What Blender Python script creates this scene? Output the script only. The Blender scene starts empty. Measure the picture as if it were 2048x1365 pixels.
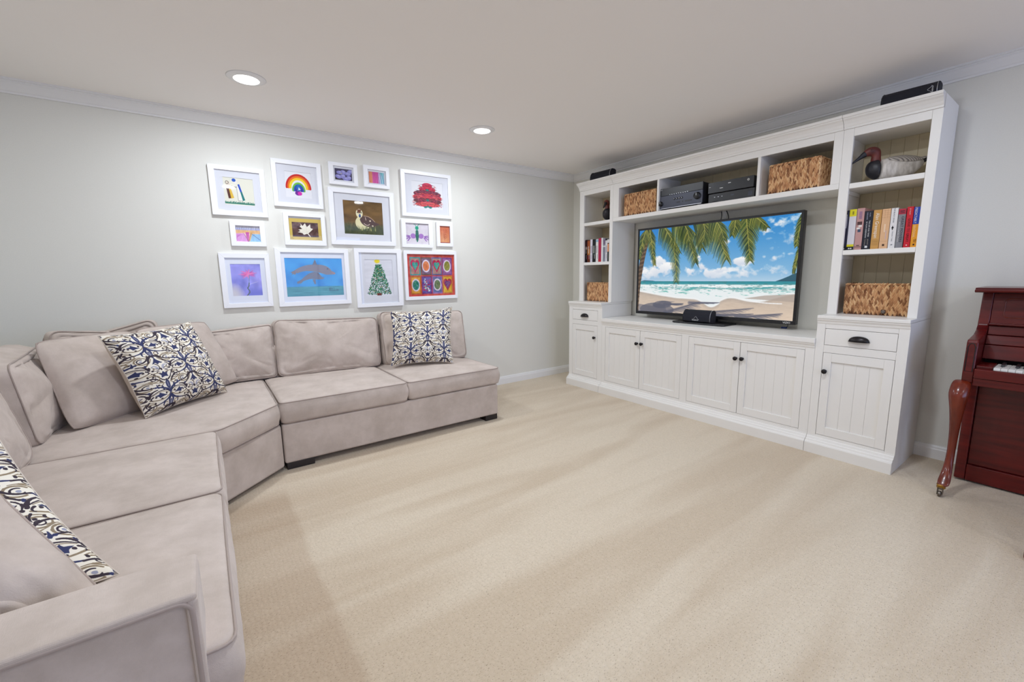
import bpy, math, random
import numpy as np
from mathutils import Vector, Matrix, noise as mnoise

random.seed(7)
S = bpy.context.scene
COL = S.collection
V = Vector
PI = math.pi

# ------------------------------------------------------------------ camera, world, lights, exposure
F_PX = 852.43
cam_d = bpy.data.cameras.new('camera')
cam_d.sensor_width = 36.0
cam_d.lens = F_PX / 2048 * 36.0
cam_d.clip_start = 0.02
cam = bpy.data.objects.new('camera', cam_d)
COL.objects.link(cam)
_pi, _ya, _ro = math.radians(8.681), math.radians(35.679), math.radians(-0.846)
_fw = V((math.sin(_ya) * math.cos(_pi), math.cos(_ya) * math.cos(_pi), -math.sin(_pi)))
_r = V((math.cos(_ya), -math.sin(_ya), 0))
_up = _r.cross(_fw)
_R = math.cos(_ro) * _r + math.sin(_ro) * _up
_U = -math.sin(_ro) * _r + math.cos(_ro) * _up
mw = Matrix.Identity(4)
for i, a in enumerate((_R, _U, -_fw)):
    for k in range(3):
        mw[k][i] = a[k]
mw.translation = V((-3.712, -3.860, 1.2))
cam.matrix_world = mw
S.camera = cam

S.view_settings.view_transform = 'Standard'
S.view_settings.look = 'None'
S.view_settings.gamma = 1.0
S.view_settings.use_curve_mapping = False
S.view_settings.exposure = 0.0
try:
    S.cycles.use_denoising = True
    S.cycles.max_bounces = 10
    S.cycles.diffuse_bounces = 6
    S.cycles.glossy_bounces = 4
    S.cycles.transparent_max_bounces = 12
    S.cycles.caustics_reflective = False
    S.cycles.caustics_refractive = False
    S.cycles.sample_clamp_indirect = 6.0
except Exception:
    pass

world = bpy.data.worlds.new('world')
S.world = world
world.use_nodes = True
world.node_tree.nodes['Background'].inputs[0].default_value = (0.70, 0.80, 1.0, 1)
world.node_tree.nodes['Background'].inputs[1].default_value = 1.2

CEIL = 2.360
LAMPS = [(-3.383, -0.792), (-1.770, -0.787), (-3.322, -2.716), (-1.630, -3.050), (-3.35, -4.95), (-1.65, -5.05)]  # last pair is out of view, added for more light in the room
LAMP_W = [15.0, 15.5, 16.5, 14.0, 7.0, 7.0]

def area_light(name, loc, rot, size, size_y, power, color, shape='RECTANGLE'):
    d = bpy.data.lights.new(name, 'AREA')
    d.shape = shape
    d.size = size
    if shape == 'RECTANGLE':
        d.size_y = size_y
    d.energy = power
    d.color = color
    o = bpy.data.objects.new(name, d)
    o.location = loc
    o.rotation_euler = rot
    COL.objects.link(o)
    return o

# daylight entering by the wide window behind the photographer
area_light('window_daylight', (-1.95, -7.22, 1.25), (math.radians(90), 0, 0), 3.1, 1.9, 40.0, (0.36, 0.52, 1.0))
for (lx, ly), lw in zip(LAMPS, LAMP_W):
    area_light('ceiling_lamp_light', (lx, ly, CEIL - 0.012), (0, 0, 0), 0.125, 0.125, lw, (0.845, 0.915, 1.0), 'DISK')

# ------------------------------------------------------------------ mesh helpers
class M:
    def __init__(self):
        self.v, self.f, self.uv, self.sm = [], [], {}, []

    def add(self, vs, fs, smooth=False, uvs=None):
        b = len(self.v)
        self.v.extend([tuple(x) for x in vs])
        for i, f in enumerate(fs):
            if uvs is not None:
                self.uv[len(self.f)] = uvs[i]
            self.f.append(tuple(b + k for k in f))
            self.sm.append(smooth)
        return self

    def box(self, x0, x1, y0, y1, z0, z1):
        x0, x1 = min(x0, x1), max(x0, x1); y0, y1 = min(y0, y1), max(y0, y1); z0, z1 = min(z0, z1), max(z0, z1)
        vs = [(x0, y0, z0), (x1, y0, z0), (x1, y1, z0), (x0, y1, z0), (x0, y0, z1), (x1, y0, z1), (x1, y1, z1), (x0, y1, z1)]
        return self.add(vs, [(0, 3, 2, 1), (4, 5, 6, 7), (0, 1, 5, 4), (1, 2, 6, 5), (2, 3, 7, 6), (3, 0, 4, 7)])

    def prism(self, poly, axis, a, b):
        """poly: 2D points; axis 'x','y','z' extruded from a to b."""
        def mk(p, t):
            if axis == 'y': return (p[0], t, p[1])
            if axis == 'x': return (t, p[0], p[1])
            return (p[0], p[1], t)
        n = len(poly)
        vs = [mk(p, a) for p in poly] + [mk(p, b) for p in poly]
        fs = [tuple(range(n)), tuple(range(2 * n - 1, n - 1, -1))]
        fs += [(i, n + i, n + (i + 1) % n, (i + 1) % n) for i in range(n)]
        return self.add(vs, fs)

    def loft(self, rings, caps=True, smooth=True):
        n = len(rings[0]); vs = [p for r in rings for p in r]; fs = []
        for k in range(len(rings) - 1):
            for i in range(n):
                j = (i + 1) % n
                fs.append((k * n + i, k * n + j, (k + 1) * n + j, (k + 1) * n + i))
        if caps:
            fs.append(tuple(range(n - 1, -1, -1)))
            fs.append(tuple((len(rings) - 1) * n + i for i in range(n)))
        return self.add(vs, fs, smooth)

    def tube(self, pts, r, seg=6, closed=False):
        pts = [V(p) for p in pts]; n = len(pts); rings = []
        prev = None
        for i in range(n):
            a = pts[(i - 1) % n] if (closed or i > 0) else pts[i]
            b = pts[(i + 1) % n] if (closed or i < n - 1) else pts[i]
            t = (b - a)
            t = t.normalized() if t.length > 1e-9 else V((0, 0, 1))
            if prev is None:
                prev = t.orthogonal().normalized()
            u = (prev - t * prev.dot(t))
            u = u.normalized() if u.length > 1e-6 else t.orthogonal().normalized()
            prev = u
            w = t.cross(u)
            rings.append([pts[i] + (u * math.cos(2 * PI * k / seg) + w * math.sin(2 * PI * k / seg)) * r for k in range(seg)])
        if closed:
            rings.append(rings[0])
        return self.loft(rings, caps=not closed)

    def lathe(self, prof, origin, axis, seg=20, caps=True):
        axis = V(axis).normalized(); u = axis.orthogonal().normalized(); w = axis.cross(u); o = V(origin)
        rings = [[o + axis * z + (u * math.cos(2 * PI * k / seg) + w * math.sin(2 * PI * k / seg)) * max(r, 1e-5) for k in range(seg)] for r, z in prof]
        return self.loft(rings, caps)

    def quad(self, p00, p10, p11, p01):
        return self.add([p00, p10, p11, p01], [(0, 1, 2, 3)], False, [[(0, 0), (1, 0), (1, 1), (0, 1)]])


def link(name, me, parent=None):
    o = bpy.data.objects.new(name, me)
    COL.objects.link(o)
    if parent is not None:
        o.parent = parent
    return o


def root_of(o):
    while o.parent is not None:
        o = o.parent
    return o


def part(name, m, mat, parent=None, bev=0.0, seg=2, label=None, stuff=False, solid=None):
    """build mesh m (world coordinates) as one object; local to its thing's base"""
    off = root_of(parent).location if parent is not None else V((0, 0, 0))
    me = bpy.data.meshes.new(name)
    me.from_pydata([(a - off.x, b - off.y, c - off.z) for a, b, c in m.v], [], m.f)
    me.polygons.foreach_set('use_smooth', m.sm)
    if m.uv:
        lay = me.uv_layers.new(name='UVMap')
        for pi_, uvs in m.uv.items():
            p = me.polygons[pi_]
            for k, li in enumerate(p.loop_indices):
                lay.data[li].uv = uvs[k]
    me.materials.append(mat)
    me.update()
    o = link(name, me, parent)
    if bev:
        b = o.modifiers.new('bevel', 'BEVEL')
        b.width = bev; b.segments = seg; b.limit_method = 'ANGLE'; b.angle_limit = math.radians(35)
    if label: o['label'] = label
    if stuff: o['kind'] = 'stuff'
    return o


def thing(name, label, cat, loc, group=None):
    o = bpy.data.objects.new(name, None)
    o.empty_display_size = 0.05
    o.location = loc
    COL.objects.link(o)
    o['label'] = label; o['category'] = cat
    if group: o['group'] = group
    return o


def tag(o, label, cat, group=None):
    o['label'] = label; o['category'] = cat
    if group: o['group'] = group
    return o


def struct(name, m, mat, parent=None, bev=0.0):
    o = part(name, m, mat, parent, bev)
    o['kind'] = 'structure'
    return o

# ------------------------------------------------------------------ materials
def lin(c):
    return tuple((x / 12.92 if x <= 0.04045 else ((x + 0.055) / 1.055) ** 2.4) for x in c)


def rgb(r, g, b):
    return lin((r / 255, g / 255, b / 255))


def mat(name, col, rough=0.5, metal=0.0, spec=0.5, coat=0.0, sheen=0.0):
    m = bpy.data.materials.new(name)
    m.use_nodes = True
    b = m.node_tree.nodes['Principled BSDF']
    b.inputs['Base Color'].default_value = (*col, 1)
    b.inputs['Roughness'].default_value = rough
    b.inputs['Metallic'].default_value = metal
    b.inputs['Specular IOR Level'].default_value = spec
    b.inputs['Coat Weight'].default_value = coat
    b.inputs['Coat Roughness'].default_value = 0.08
    b.inputs['Sheen Weight'].default_value = sheen
    return m


def nodes(m):
    nt = m.node_tree
    return nt, nt.nodes, nt.links, nt.nodes['Principled BSDF']


def add_noise(m, scale, c1, c2, detail=4, stretch=None, bump=0.0, bdist=0.01, coords='Object', lo=0.35, hi=0.65, rough=0.5):
    nt, N, L, b = nodes(m)
    tc = N.new('ShaderNodeTexCoord')
    mp = N.new('ShaderNodeMapping')
    if stretch: mp.inputs['Scale'].default_value = stretch
    L.new(tc.outputs[coords], mp.inputs[0])
    n = N.new('ShaderNodeTexNoise')
    n.inputs['Scale'].default_value = scale; n.inputs['Detail'].default_value = detail; n.inputs['Roughness'].default_value = rough
    L.new(mp.outputs[0], n.inputs['Vector'])
    r = N.new('ShaderNodeValToRGB')
    r.color_ramp.elements[0].position = lo; r.color_ramp.elements[1].position = hi
    r.color_ramp.elements[0].color = (*c1, 1); r.color_ramp.elements[1].color = (*c2, 1)
    L.new(n.outputs[0], r.inputs[0])
    L.new(r.outputs[0], b.inputs['Base Color'])
    if bump:
        bp = N.new('ShaderNodeBump')
        bp.inputs['Strength'].default_value = bump; bp.inputs['Distance'].default_value = bdist
        L.new(n.outputs[0], bp.inputs['Height'])
        L.new(bp.outputs[0], b.inputs['Normal'])
    return n


M_WALL = mat('wall_paint', rgb(232, 229, 222), 0.75, spec=0.25)
add_noise(M_WALL, 220, rgb(224, 222, 214), rgb(227, 225, 217), bump=0.04, bdist=0.002)
M_CEIL = mat('ceiling_paint', rgb(246, 242, 238), 0.9, spec=0.1)
M_TRIM = mat('trim_paint', rgb(234, 233, 232), 0.4, spec=0.4)
M_CAB = mat('white_cabinet_paint', rgb(234, 231, 226), 0.38, spec=0.45)
M_CABIN = mat('cabinet_back_shaded', rgb(212, 198, 168), 0.5, spec=0.3)  # back boards toned darker and warmer for the shade inside the shelves
M_FRAME = mat('white_frame', rgb(240, 240, 243), 0.35)
M_MATB = mat('mat_board', rgb(226, 227, 234), 0.85)
M_KNOB = mat('dark_bronze', rgb(38, 34, 36), 0.32, metal=0.6)
M_BLACK = mat('black_plastic', rgb(22, 22, 26), 0.35)
M_BLACKM = mat('black_matte', rgb(20, 20, 24), 0.6)
M_GRILLE = mat('speaker_cloth', rgb(26, 26, 36), 0.85)
M_SILVER = mat('silver', rgb(190, 190, 195), 0.3, metal=0.9)
M_GREYM = mat('grey_metal_face', rgb(62, 64, 74), 0.38, metal=0.5)
M_WHITEP = mat('white_print', rgb(235, 235, 235), 0.5)
M_BLACKP = mat('black_print', rgb(28, 26, 28), 0.5)
M_FOOT = mat('dark_wood_foot', rgb(34, 26, 24), 0.5)
M_PAPER = mat('book_pages', rgb(225, 214, 190), 0.9)
M_BRASS = mat('brass', rgb(170, 130, 60), 0.3, metal=0.9)
M_STEEL = mat('caster_steel', rgb(120, 112, 104), 0.35, metal=0.9)
M_IVORY = mat('white_key', rgb(240, 238, 232), 0.25)
M_LENS = mat('lamp_lens', (1, 1, 1), 0.5)
_b = M_LENS.node_tree.nodes['Principled BSDF']
_b.inputs['Emission Color'].default_value = (1, 0.98, 0.96, 1)
_b.inputs['Emission Strength'].default_value = 6.0

# fabric
M_SUEDE = mat('taupe_microsuede', rgb(180, 165, 154), 0.9, spec=0.1, sheen=0.18)
add_noise(M_SUEDE, 7, rgb(184, 170, 159), rgb(202, 188, 178), detail=6, rough=0.65, bump=0.12, bdist=0.004)
_nt, _N, _L, _bs = nodes(M_SUEDE)
_bs.inputs['Sheen Roughness'].default_value = 0.5
_tc = _N.new('ShaderNodeTexCoord'); _hb = None
for _sc in ((90, 700, 90), (700, 90, 500)):
    _mp = _N.new('ShaderNodeMapping'); _mp.inputs['Scale'].default_value = _sc
    _nn = _N.new('ShaderNodeTexNoise'); _nn.inputs['Scale'].default_value = 1.0; _nn.inputs['Detail'].default_value = 2
    _L.new(_tc.outputs['Object'], _mp.inputs[0]); _L.new(_mp.outputs[0], _nn.inputs['Vector'])
    _bb = _N.new('ShaderNodeBump'); _bb.inputs['Strength'].default_value = 0.22; _bb.inputs['Distance'].default_value = 0.002
    _L.new(_nn.outputs[0], _bb.inputs['Height'])
    _src = _hb or _bs.inputs['Normal'].links[0].from_socket
    _L.new(_src, _bb.inputs['Normal']); _hb = _bb.outputs[0]
_L.new(_hb, _bs.inputs['Normal'])
M_PIPE = mat('taupe_piping', rgb(168, 153, 144), 0.85, spec=0.1, sheen=0.2)

# mahogany
M_MAHOG = mat('mahogany', rgb(104, 30, 26), 0.28, spec=0.35, coat=0.15)
add_noise(M_MAHOG, 3, rgb(70, 10, 12), rgb(104, 24, 20), detail=7, stretch=(14, 1.2, 14), lo=0.3, hi=0.72)
M_MAHOG2 = mat('mahogany_leg', rgb(122, 46, 26), 0.24, spec=0.4, coat=0.3)
add_noise(M_MAHOG2, 4, rgb(88, 26, 12), rgb(122, 44, 20), detail=6, stretch=(10, 10, 1.2), lo=0.3, hi=0.72)
M_GROOVE = mat('dark_inlay', rgb(24, 10, 10), 0.5)

# wicker
M_WICK = mat('water_hyacinth', rgb(180, 130, 84), 0.6, spec=0.3)
_nt, _N, _L, _bs = nodes(M_WICK)
_g = _N.new('ShaderNodeNewGeometry')
_r = _N.new('ShaderNodeValToRGB')
_e = _r.color_ramp.elements
_e[0].color = (*rgb(130, 86, 58), 1); _e[1].color = (*rgb(232, 194, 146), 1)
_x = _e.new(0.45); _x.color = (*rgb(200, 150, 106), 1)
_L.new(_g.outputs['Random Per Island'], _r.inputs[0])
_L.new(_r.outputs[0], _bs.inputs['Base Color'])
M_WICKIN = mat('wicker_core', rgb(92, 58, 36), 0.8)

# carpet
M_CARPET = mat('beige_carpet', rgb(205, 188, 162), 0.95, spec=0.05, sheen=0.25)
nt, N, L, bs = nodes(M_CARPET)
tc = N.new('ShaderNodeTexCoord')
mp = N.new('ShaderNodeMapping')
mp.inputs['Rotation'].default_value = (0, 0, math.radians(-28))
mp.inputs['Scale'].default_value = (0.42, 3.0, 1)
L.new(tc.outputs['Object'], mp.inputs[0])
nz = N.new('ShaderNodeTexNoise')
nz.inputs['Scale'].default_value = 1.5; nz.inputs['Detail'].default_value = 2.5; nz.inputs['Distortion'].default_value = 0.6
L.new(mp.outputs[0], nz.inputs['Vector'])
r1 = N.new('ShaderNodeValToRGB')
r1.color_ramp.elements[0].position = 0.42; r1.color_ramp.elements[1].position = 0.57
r1.color_ramp.elements[0].color = (*rgb(204, 186, 162), 1); r1.color_ramp.elements[1].color = (*rgb(217, 202, 180), 1)
nz2 = N.new('ShaderNodeTexNoise'); nz2.inputs['Scale'].default_value = 1.1; nz2.inputs['Detail'].default_value = 1.5
mp3 = N.new('ShaderNodeMapping'); mp3.inputs['Rotation'].default_value = (0, 0, math.radians(52)); mp3.inputs['Scale'].default_value = (0.35, 2.0, 1)
L.new(tc.outputs['Object'], mp3.inputs[0]); L.new(mp3.outputs[0], nz2.inputs['Vector'])
mxa = N.new('ShaderNodeMath'); mxa.operation = 'MULTIPLY_ADD'; mxa.inputs[1].default_value = 0.45
mxb = N.new('ShaderNodeMath'); mxb.operation = 'MULTIPLY'; mxb.inputs[1].default_value = 0.55
L.new(nz.outputs[0], mxb.inputs[0]); L.new(nz2.outputs[0], mxa.inputs[0]); L.new(mxb.outputs[0], mxa.inputs[2])
L.new(mxa.outputs[0], r1.inputs[0])
# tuft weave: small diamond lattice
vo = N.new('ShaderNodeTexVoronoi')
vo.inputs['Scale'].default_value = 62; vo.inputs['Randomness'].default_value = 0.55
L.new(tc.outputs['Object'], vo.inputs['Vector'])
fn = N.new('ShaderNodeTexNoise')
fn.inputs['Scale'].default_value = 150; fn.inputs['Detail'].default_value = 4
mp2 = N.new('ShaderNodeMapping'); mp2.inputs['Scale'].default_value = (1.0, 1.9, 1); mp2.inputs['Rotation'].default_value = (0, 0, .6)
L.new(tc.outputs['Object'], mp2.inputs[0]); L.new(mp2.outputs[0], fn.inputs['Vector'])
fr = N.new('ShaderNodeValToRGB')
fr.color_ramp.elements[0].position = 0.28; fr.color_ramp.elements[1].position = 0.42
fr.color_ramp.elements[0].color = (0.50, 0.46, 0.42, 1); fr.color_ramp.elements[1].color = (1, 1, 1, 1)
L.new(fn.outputs[0], fr.inputs[0])
mx = N.new('ShaderNodeMixRGB'); mx.blend_type = 'MULTIPLY'; mx.inputs[0].default_value = 1.0
L.new(r1.outputs[0], mx.inputs[1]); L.new(fr.outputs[0], mx.inputs[2])
vr = N.new('ShaderNodeValToRGB')
vr.color_ramp.elements[0].position = 0.0; vr.color_ramp.elements[1].position = 0.75
vr.color_ramp.elements[0].color = (1, 1, 1, 1); vr.color_ramp.elements[1].color = (0.92, 0.91, 0.89, 1)
L.new(vo.outputs['Distance'], vr.inputs[0])
mx2 = N.new('ShaderNodeMixRGB'); mx2.blend_type = 'MULTIPLY'; mx2.inputs[0].default_value = 1.0
L.new(mx.outputs[0], mx2.inputs[1]); L.new(vr.outputs[0], mx2.inputs[2])
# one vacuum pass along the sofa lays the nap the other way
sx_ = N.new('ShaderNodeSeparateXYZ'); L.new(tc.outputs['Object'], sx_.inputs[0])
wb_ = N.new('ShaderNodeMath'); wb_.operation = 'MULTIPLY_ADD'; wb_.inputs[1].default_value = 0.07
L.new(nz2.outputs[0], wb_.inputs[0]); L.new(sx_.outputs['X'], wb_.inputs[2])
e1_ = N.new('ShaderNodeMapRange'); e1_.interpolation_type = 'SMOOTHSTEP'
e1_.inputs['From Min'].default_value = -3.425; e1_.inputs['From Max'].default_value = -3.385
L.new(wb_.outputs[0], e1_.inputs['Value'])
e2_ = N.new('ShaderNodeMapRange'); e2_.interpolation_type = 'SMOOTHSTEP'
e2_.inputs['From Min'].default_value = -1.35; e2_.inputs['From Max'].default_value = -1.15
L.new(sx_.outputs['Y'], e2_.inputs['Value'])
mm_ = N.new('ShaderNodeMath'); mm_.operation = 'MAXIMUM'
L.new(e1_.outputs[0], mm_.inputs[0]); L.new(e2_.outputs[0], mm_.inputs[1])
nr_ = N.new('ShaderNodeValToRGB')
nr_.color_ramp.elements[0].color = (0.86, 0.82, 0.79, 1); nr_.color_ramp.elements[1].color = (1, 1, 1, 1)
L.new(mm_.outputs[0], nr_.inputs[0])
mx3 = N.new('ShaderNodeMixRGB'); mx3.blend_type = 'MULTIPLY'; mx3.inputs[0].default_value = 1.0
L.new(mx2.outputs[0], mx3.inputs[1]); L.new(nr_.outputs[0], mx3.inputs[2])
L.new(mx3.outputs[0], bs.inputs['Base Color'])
ad = N.new('ShaderNodeMath'); ad.operation = 'SUBTRACT'
L.new(fn.outputs[0], ad.inputs[0]); L.new(vo.outputs['Distance'], ad.inputs[1])
bp = N.new('ShaderNodeBump'); bp.inputs['Strength'].default_value = 0.45; bp.inputs['Distance'].default_value = 0.006
L.new(ad.outputs[0], bp.inputs['Height']); L.new(bp.outputs[0], bs.inputs['Normal'])

# picture glass
M_GLASS = bpy.data.materials.new('picture_glass')
M_GLASS.use_nodes = True
nt = M_GLASS.node_tree; N = nt.nodes; L = nt.links
N.remove(N['Principled BSDF'])
t_ = N.new('ShaderNodeBsdfTransparent'); g_ = N.new('ShaderNodeBsdfGlossy'); g_.inputs['Roughness'].default_value = 0.02
lw_ = N.new('ShaderNodeLayerWeight'); lw_.inputs['Blend'].default_value = 0.5
pw_ = N.new('ShaderNodeMath'); pw_.operation = 'POWER'; pw_.inputs[1].default_value = 5.0
ml_ = N.new('ShaderNodeMath'); ml_.operation = 'MULTIPLY_ADD'; ml_.inputs[1].default_value = 0.9; ml_.inputs[2].default_value = 0.035
ms = N.new('ShaderNodeMixShader')
L.new(lw_.outputs['Facing'], pw_.inputs[0]); L.new(pw_.outputs[0], ml_.inputs[0]); L.new(ml_.outputs[0], ms.inputs[0])
L.new(t_.outputs[0], ms.inputs[1]); L.new(g_.outputs[0], ms.inputs[2])
L.new(ms.outputs[0], N['Material Output'].inputs[0])
M_PANE = M_GLASS.copy(); M_PANE.name = 'window_pane'

# ------------------------------------------------------------------ painted flat prints (drawn here, pixel by pixel)
class Canvas:
    """x to the right 0..1, y downward 0..1, colours 0..255"""
    def __init__(self, w, h, bg):
        self.w, self.h = w, h
        self.a = np.empty((h, w, 3), np.float32); self.a[:] = bg
        self.X, self.Y = np.meshgrid((np.arange(w) + .5) / w, (np.arange(h) + .5) / h)

    def blend(self, mask, col, alpha=1.0):
        k = (mask.astype(np.float32) * alpha)[..., None]
        self.a = self.a * (1 - k) + np.array(col, np.float32) * k

    def _sub(self, x0, y0, x1, y1):
        i0 = max(int(x0 * self.w) - 2, 0); i1 = min(int(x1 * self.w) + 3, self.w)
        j0 = max(int(y0 * self.h) - 2, 0); j1 = min(int(y1 * self.h) + 3, self.h)
        return i0, i1, j0, j1

    def _put(self, b, cov, col, alpha):
        i0, i1, j0, j1 = b
        k = (np.clip(cov, 0, 1) * alpha)[..., None]
        self.a[j0:j1, i0:i1] = self.a[j0:j1, i0:i1] * (1 - k) + np.array(col, np.float32) * k

    def poly(self, pts, col, alpha=1.0):
        xs = [p[0] for p in pts]; ys = [p[1] for p in pts]
        b = self._sub(min(xs), min(ys), max(xs), max(ys))
        i0, i1, j0, j1 = b
        if i1 <= i0 or j1 <= j0: return
        cov = 0
        for ox, oy in ((.25, .25), (.75, .25), (.25, .75), (.75, .75)):
            X, Y = np.meshgrid((np.arange(i0, i1) + ox) / self.w, (np.arange(j0, j1) + oy) / self.h)
            ins = np.zeros(X.shape, bool)
            n = len(pts)
            for k in range(n):
                xa, ya = pts[k]; xb, yb = pts[(k + 1) % n]
                if ya == yb: continue
                c = ((ya > Y) != (yb > Y)) & (X < (xb - xa) * (Y - ya) / (yb - ya) + xa)
                ins ^= c
            cov = cov + ins * .25
        self._put(b, cov, col, alpha)

    def ell(self, cx, cy, rx, ry, col, alpha=1.0, ang=0.0, ring=None):
        R = max(rx, ry) * 1.6
        b = self._sub(cx - R, cy - R, cx + R, cy + R)
        i0, i1, j0, j1 = b
        if i1 <= i0 or j1 <= j0: return
        X = self.X[j0:j1, i0:i1] - cx; Y = (self.Y[j0:j1, i0:i1] - cy)
        c, s = math.cos(ang), math.sin(ang)
        u = (X * c + Y * s) / rx; v = (-X * s + Y * c) / ry
        d = np.sqrt(u * u + v * v)
        px = min(rx * self.w, ry * self.h)
        cov = np.clip((1 - d) * px + .5, 0, 1)
        if ring: cov = cov * np.clip((d - (1 - ring)) * px + .5, 0, 1)
        self._put(b, cov, col, alpha)

    def line(self, pts, wid, col, alpha=1.0, w2=None):
        """stroke; width in units of canvas width, tapering to w2"""
        n = len(pts) - 1; ar = self.h / self.w
        for k in range(n):
            wa = wid if w2 is None else wid + (w2 - wid) * k / n
            wb = wid if w2 is None else wid + (w2 - wid) * (k + 1) / n
            (xa, ya), (xb, yb) = pts[k], pts[k + 1]
            g = max(wa, wb)
            b = self._sub(min(xa, xb) - g, min(ya, yb) - g / ar, max(xa, xb) + g, max(ya, yb) + g / ar)
            i0, i1, j0, j1 = b
            if i1 <= i0 or j1 <= j0: continue
            X = self.X[j0:j1, i0:i1]; Y = self.Y[j0:j1, i0:i1] * ar
            dx, dy = xb - xa, (yb - ya) * ar
            L2 = dx * dx + dy * dy + 1e-12
            t = np.clip(((X - xa) * dx + (Y - ya * ar) * dy) / L2, 0, 1)
            d = np.hypot(X - xa - t * dx, Y - ya * ar - t * dy)
            cov = (wa + (wb - wa) * t) / 2 - d
            self._put(b, cov * self.w + .5, col, alpha)

    def image(self, name):
        im = bpy.data.images.new(name, self.w, self.h)
        o = np.ones((self.h, self.w, 4), np.float32)
        o[..., :3] = np.clip(self.a[::-1] / 255.0, 0, 1)
        im.pixels.foreach_set(o.ravel())
        im.pack()
        return im


def fbm(w, h, sx, sy, seed, octv=4):
    rs = np.random.RandomState(seed); out = np.zeros((h, w), np.float32); amp = 1.0; tot = 0
    for o in range(octv):
        nx, ny = max(2, int(sx * 2 ** o)), max(2, int(sy * 2 ** o))
        g = rs.rand(ny + 1, nx + 1).astype(np.float32)
        xs = np.linspace(0, nx, w, endpoint=False); ys = np.linspace(0, ny, h, endpoint=False)
        xi = xs.astype(int); yi = ys.astype(int)
        fx = xs - xi; fy = ys - yi
        fx = fx * fx * (3 - 2 * fx); fy = (fy * fy * (3 - 2 * fy))[:, None]
        a = g[yi][:, xi] * (1 - fx) + g[yi][:, xi + 1] * fx
        c = g[yi + 1][:, xi] * (1 - fx) + g[yi + 1][:, xi + 1] * fx
        out += amp * (a * (1 - fy) + c * fy); tot += amp; amp *= .5
    return out / tot


def qb(p0, p1, p2, n=14):
    return [((1 - t) ** 2 * p0[0] + 2 * t * (1 - t) * p1[0] + t * t * p2[0], (1 - t) ** 2 * p0[1] + 2 * t * (1 - t) * p1[1] + t * t * p2[1]) for t in [i / n for i in range(n + 1)]]


def img_mat(name, im, rough=0.6, spec=0.2, emit=None):
    m = mat(name, (1, 1, 1), rough, spec=spec)
    nt, N, L, b = nodes(m)
    t = N.new('ShaderNodeTexImage'); t.image = im
    L.new(t.outputs[0], b.inputs['Base Color'])
    if emit:
        b.inputs['Base Color'].default_value = (0.01, 0.01, 0.01, 1)
        L.remove(b.inputs['Base Color'].links[0])
        L.new(t.outputs[0], b.inputs['Emission Color'])
        b.inputs['Emission Strength'].default_value = emit
    return m


def text(s, size, pos, ex, ey, mt, parent, name='lettering', depth=0.0006, align='CENTER', fit=None):
    """flat letters: ex = reading direction, ey = letter up"""
    cu = bpy.data.curves.new(name, 'FONT')
    cu.body = s; cu.size = size; cu.align_x = align; cu.align_y = 'CENTER'; cu.resolution_u = 2
    to = bpy.data.objects.new(name, cu)
    me = bpy.data.meshes.new_from_object(to)
    bpy.data.objects.remove(to); bpy.data.curves.remove(cu)
    ex, ey = V(ex).normalized(), V(ey).normalized(); n = ex.cross(ey)
    off = V(pos) - root_of(parent).location
    sx = 1.0
    if fit and len(me.vertices):
        w = max(v.co.x for v in me.vertices) - min(v.co.x for v in me.vertices)
        sx = fit / max(w, 1e-6)
    for v in me.vertices:
        v.co = off + ex * v.co.x * sx + ey * v.co.y + n * depth
    me.materials.clear(); me.materials.append(mt)
    return link(name, me, parent)

# ------------------------------------------------------------------ room shell
XL, YB = -4.80, -7.30
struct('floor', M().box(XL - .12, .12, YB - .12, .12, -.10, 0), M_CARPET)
struct('ceiling', M().box(XL - .12, .12, YB - .12, .12, CEIL, CEIL + .1), M_CEIL)
struct('wall_back', M().box(XL - .12, .12, 0, .12, 0, CEIL), M_WALL)
struct('wall_right', M().box(0, .12, YB - .12, 0, 0, CEIL), M_WALL)
struct('wall_left', M().box(XL - .12, XL, YB - .12, 0, 0, CEIL), M_WALL)
WX0, WX1, WZ0, WZ1 = -3.6, -.3, .25, 2.2
m = M()
m.box(XL, WX0, YB - .12, YB, 0, CEIL).box(WX1, 0, YB - .12, YB, 0, CEIL)
m.box(WX0, WX1, YB - .12, YB, 0, WZ0).box(WX0, WX1, YB - .12, YB, WZ1, CEIL)
struct('wall_front', m, M_WALL)
m = M()
for k in range(4):
    xx = WX0 + (WX1 - WX0 - .05) * k / 3
    m.box(xx, xx + .05, YB - .10, YB - .05, WZ0, WZ1)
m.box(WX0, WX1, YB - .10, YB - .05, WZ0, WZ0 + .05).box(WX0, WX1, YB - .10, YB - .05, WZ1 - .05, WZ1)
win = struct('window_1', m, M_TRIM)
for k in range(3):
    xx = WX0 + .05 + (WX1 - WX0 - .05) * k / 3
    struct('window_pane', M().box(xx, xx + (WX1 - WX0 - .05) / 3 - .05, YB - .078, YB - .074, WZ0 + .05, WZ1 - .05), M_PANE, win)

CROWN = [(0, CEIL - .072), (.013, CEIL - .072), (.014, CEIL - .062), (.022, CEIL - .058), (.030, CEIL - .048), (.050, CEIL - .022), (.057, CEIL - .018), (.058, CEIL - .012), (.070, CEIL - .011), (.070, CEIL), (0, CEIL)]
BASE = [(0, 0), (.016, 0), (.016, .062), (.013, .068), (.012, .078), (.008, .0865), (0, .0865)]
for nm, prof in (('trim', CROWN), ('baseboard', BASE)):
    struct(nm + '_back', M().prism([(-d, z) for d, z in prof], 'x', XL, 0), M_TRIM)
    o_ = struct(nm + '_right', M().prism([(-d, z) for d, z in prof], 'y', YB, 0), M_TRIM)
    struct(nm + '_left', M().prism([(XL + d, z) for d, z in prof], 'y', YB, 0), M_TRIM)
# prism 'x' takes (y, z)

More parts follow.
